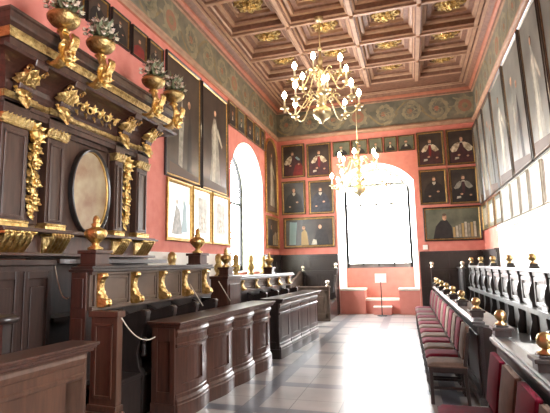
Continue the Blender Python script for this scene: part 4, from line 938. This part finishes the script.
# ------------------------------------------------------------------ chandelier
lamps = []
def chandelier(CX, CY, CZ, label):
    ch = thing('chandelier', label, 'chandelier', (CX, CY, CZ))
    m = MB(); m.tube([(0, 0, 1.5), (0, 0, 6.98-CZ)], .014, 8); m.lathe((0, 0, 6.88-CZ), [(.02, 0), (.09, .04), (.1, .1), (.03, .12)], 14); m.sphere((0, 0, 1.56), .05); m.build('hanging_rod', 'brass', ch)
    m = MB(); m.lathe((0, 0, 0), [(.001, -.14), (.03, -.13), (.03, -.1), (.07, -.06), (.16, 0), (.2, .09), (.185, .18), (.1, .25), (.06, .27), (.1, .3), (.1, .34), (.05, .37), (.06, .45), (.1, .5), (.12, .56), (.08, .64), (.05, .68), (.09, .72), (.1, .77), (.05, .82), (.05, .92), (.08, .98), (.09, 1.05), (.05, 1.12), (.035, 1.2), (.06, 1.26), (.06, 1.32), (.025, 1.38), (.02, 1.55)], 24); m.build('stem', 'brass', ch)
    def arm(a, z, R, zb, n):
        ca, sa = math.cos(a), math.sin(a); m = MB()
        path = []
        for i in range(25):
            t = i/24; rr = .06+(R-.06)*t; dz = .16*math.sin(PI*min(1, t*2.2))*(1 if t < .45 else 0)-.2*math.sin(PI*(t-.45)/.55)*(t > .45)+(zb-z)*t*t
            path.append((rr*ca, rr*sa, z+dz))
        m.tube(path, .0145, 8)
        for c, s_, r0 in ((.34, 1, .085), ):   # curled sprigs
            rc = .06+(R-.06)*c; zc = z+(.1 if s_ > 0 else -.02)
            m.tube([((rc+r0*(1-q/14)*math.cos(q*.55))*ca, (rc+r0*(1-q/14)*math.cos(q*.55))*sa, zc+s_*r0*(1-q/14)*math.sin(q*.55)+.05*s_) for q in range(13)], .011, 6)
        ob = m.build('arm', 'brass', ch)
        x, y = R*ca, R*sa
        m = MB(); m.lathe((x, y, zb-.05), [(.02, -.06), (.03, -.03), (.02, 0), (.05, .015), (.095, .03), (.1, .045), (.03, .05), (.03, .09), (.02, .1)], 14); m.build('drip_pan', 'brass', ob)
        m = MB(); m.lathe((x, y, zb+.05), [(.021, 0), (.021, .15), (.001, .152)], 10); m.build('candle', 'candle', ob)
        m = MB(); m.lathe((x, y, zb+.2), [(.016, 0), (.042, .03), (.054, .07), (.044, .11), (.02, .155), (.001, .175)], 12); m.build('bulb', 'bulb', ob)
        return (CX+x, CY+y, CZ+zb+.27)

    for k in range(8): lamps.append(arm(k*PI/4+.25, .32, .8, .25, 8))
    for k in range(6): lamps.append(arm(k*PI/3+.45, .86, .58, .86, 6))
chandelier(-1.66, 9.2, 4.7, 'near brass chandelier with two tiers of lit candle bulbs below the coffered ceiling')
chandelier(-1.36, 13.3, 3.65, 'far brass chandelier glowing in front of the top of the big window')
for k, p in enumerate(lamps):
    l = bpy.data.lights.new('candle_light', 'POINT'); l.energy = 9; l.color = (1, .82, .58); l.shadow_soft_size = .04
    o = bpy.data.objects.new('candle_light', l); C.objects.link(o); o.location = p

# ------------------------------------------------------------------ daylight
sl_ = bpy.data.lights.new('hazy_sun', 'SUN'); sl_.energy = SUN; sl_.angle = math.radians(24); sl_.color = (1, .97, .92)
so = bpy.data.objects.new('hazy_sun', sl_); C.objects.link(so); so.location = (-12, 14, 7); so.rotation_euler = Vector((6.3, -4.0, -1.9)).to_track_quat('-Z', 'Y').to_euler()
w = bpy.data.worlds.new('overcast_sky'); bpy.context.scene.world = w; w.use_nodes = True
bg = w.node_tree.nodes['Background']; bg.inputs['Color'].default_value = (.96, .98, 1, 1); bg.inputs['Strength'].default_value = WORLD
def portal(loc, rot, sx, sy):
    l = bpy.data.lights.new('daylight_portal', 'AREA'); l.shape = 'RECTANGLE'; l.size = sx; l.size_y = sy; l.cycles.is_portal = True
    o = bpy.data.objects.new('daylight_portal', l); C.objects.link(o); o.location = loc; o.rotation_euler = rot
portal(((gx0+gx1)/2, YB+WT+.3, 3.05), (-PI/2, 0, 0), 2.3, 3.4)
portal((XL-WT-.06, (WY0+WY1)/2, 3.2), (0, -PI/2, 0), 3.7, 2.7)
portal((XR+.66, (RY0+RY1)/2, 3.2), (0, PI/2, 0), 3.5, 2.5)

# ------------------------------------------------------------------ camera
cd = bpy.data.cameras.new('camera'); cam = bpy.data.objects.new('camera', cd); C.objects.link(cam)
f, yaw, pit, rol = 447.97, .2912, .1285, -.0202
cd.sensor_width = 36; cd.lens = f/550*36; cd.clip_start = .05
F = Vector((-math.sin(yaw)*math.cos(pit), math.cos(yaw)*math.cos(pit), math.sin(pit))); R = Vector((math.cos(yaw), math.sin(yaw), 0)); U = R.cross(F)
R2 = math.cos(rol)*R+math.sin(rol)*U; U2 = -math.sin(rol)*R+math.cos(rol)*U
mw = Matrix((R2, U2, -F)).transposed().to_4x4(); mw.translation = (0, 0, 1.6); cam.matrix_world = mw
sc = bpy.context.scene; sc.camera = cam
sc.view_settings.view_transform = 'Standard'; sc.view_settings.look = 'None'; sc.view_settings.gamma = 1; sc.view_settings.use_curve_mapping = False
sc.view_settings.exposure = EXPO
sc.cycles.max_bounces = 10; sc.cycles.diffuse_bounces = 6; sc.cycles.glossy_bounces = 4; sc.cycles.transparent_max_bounces = 12
sc.cycles.sample_clamp_indirect = 12
sc.cycles.use_denoising = True
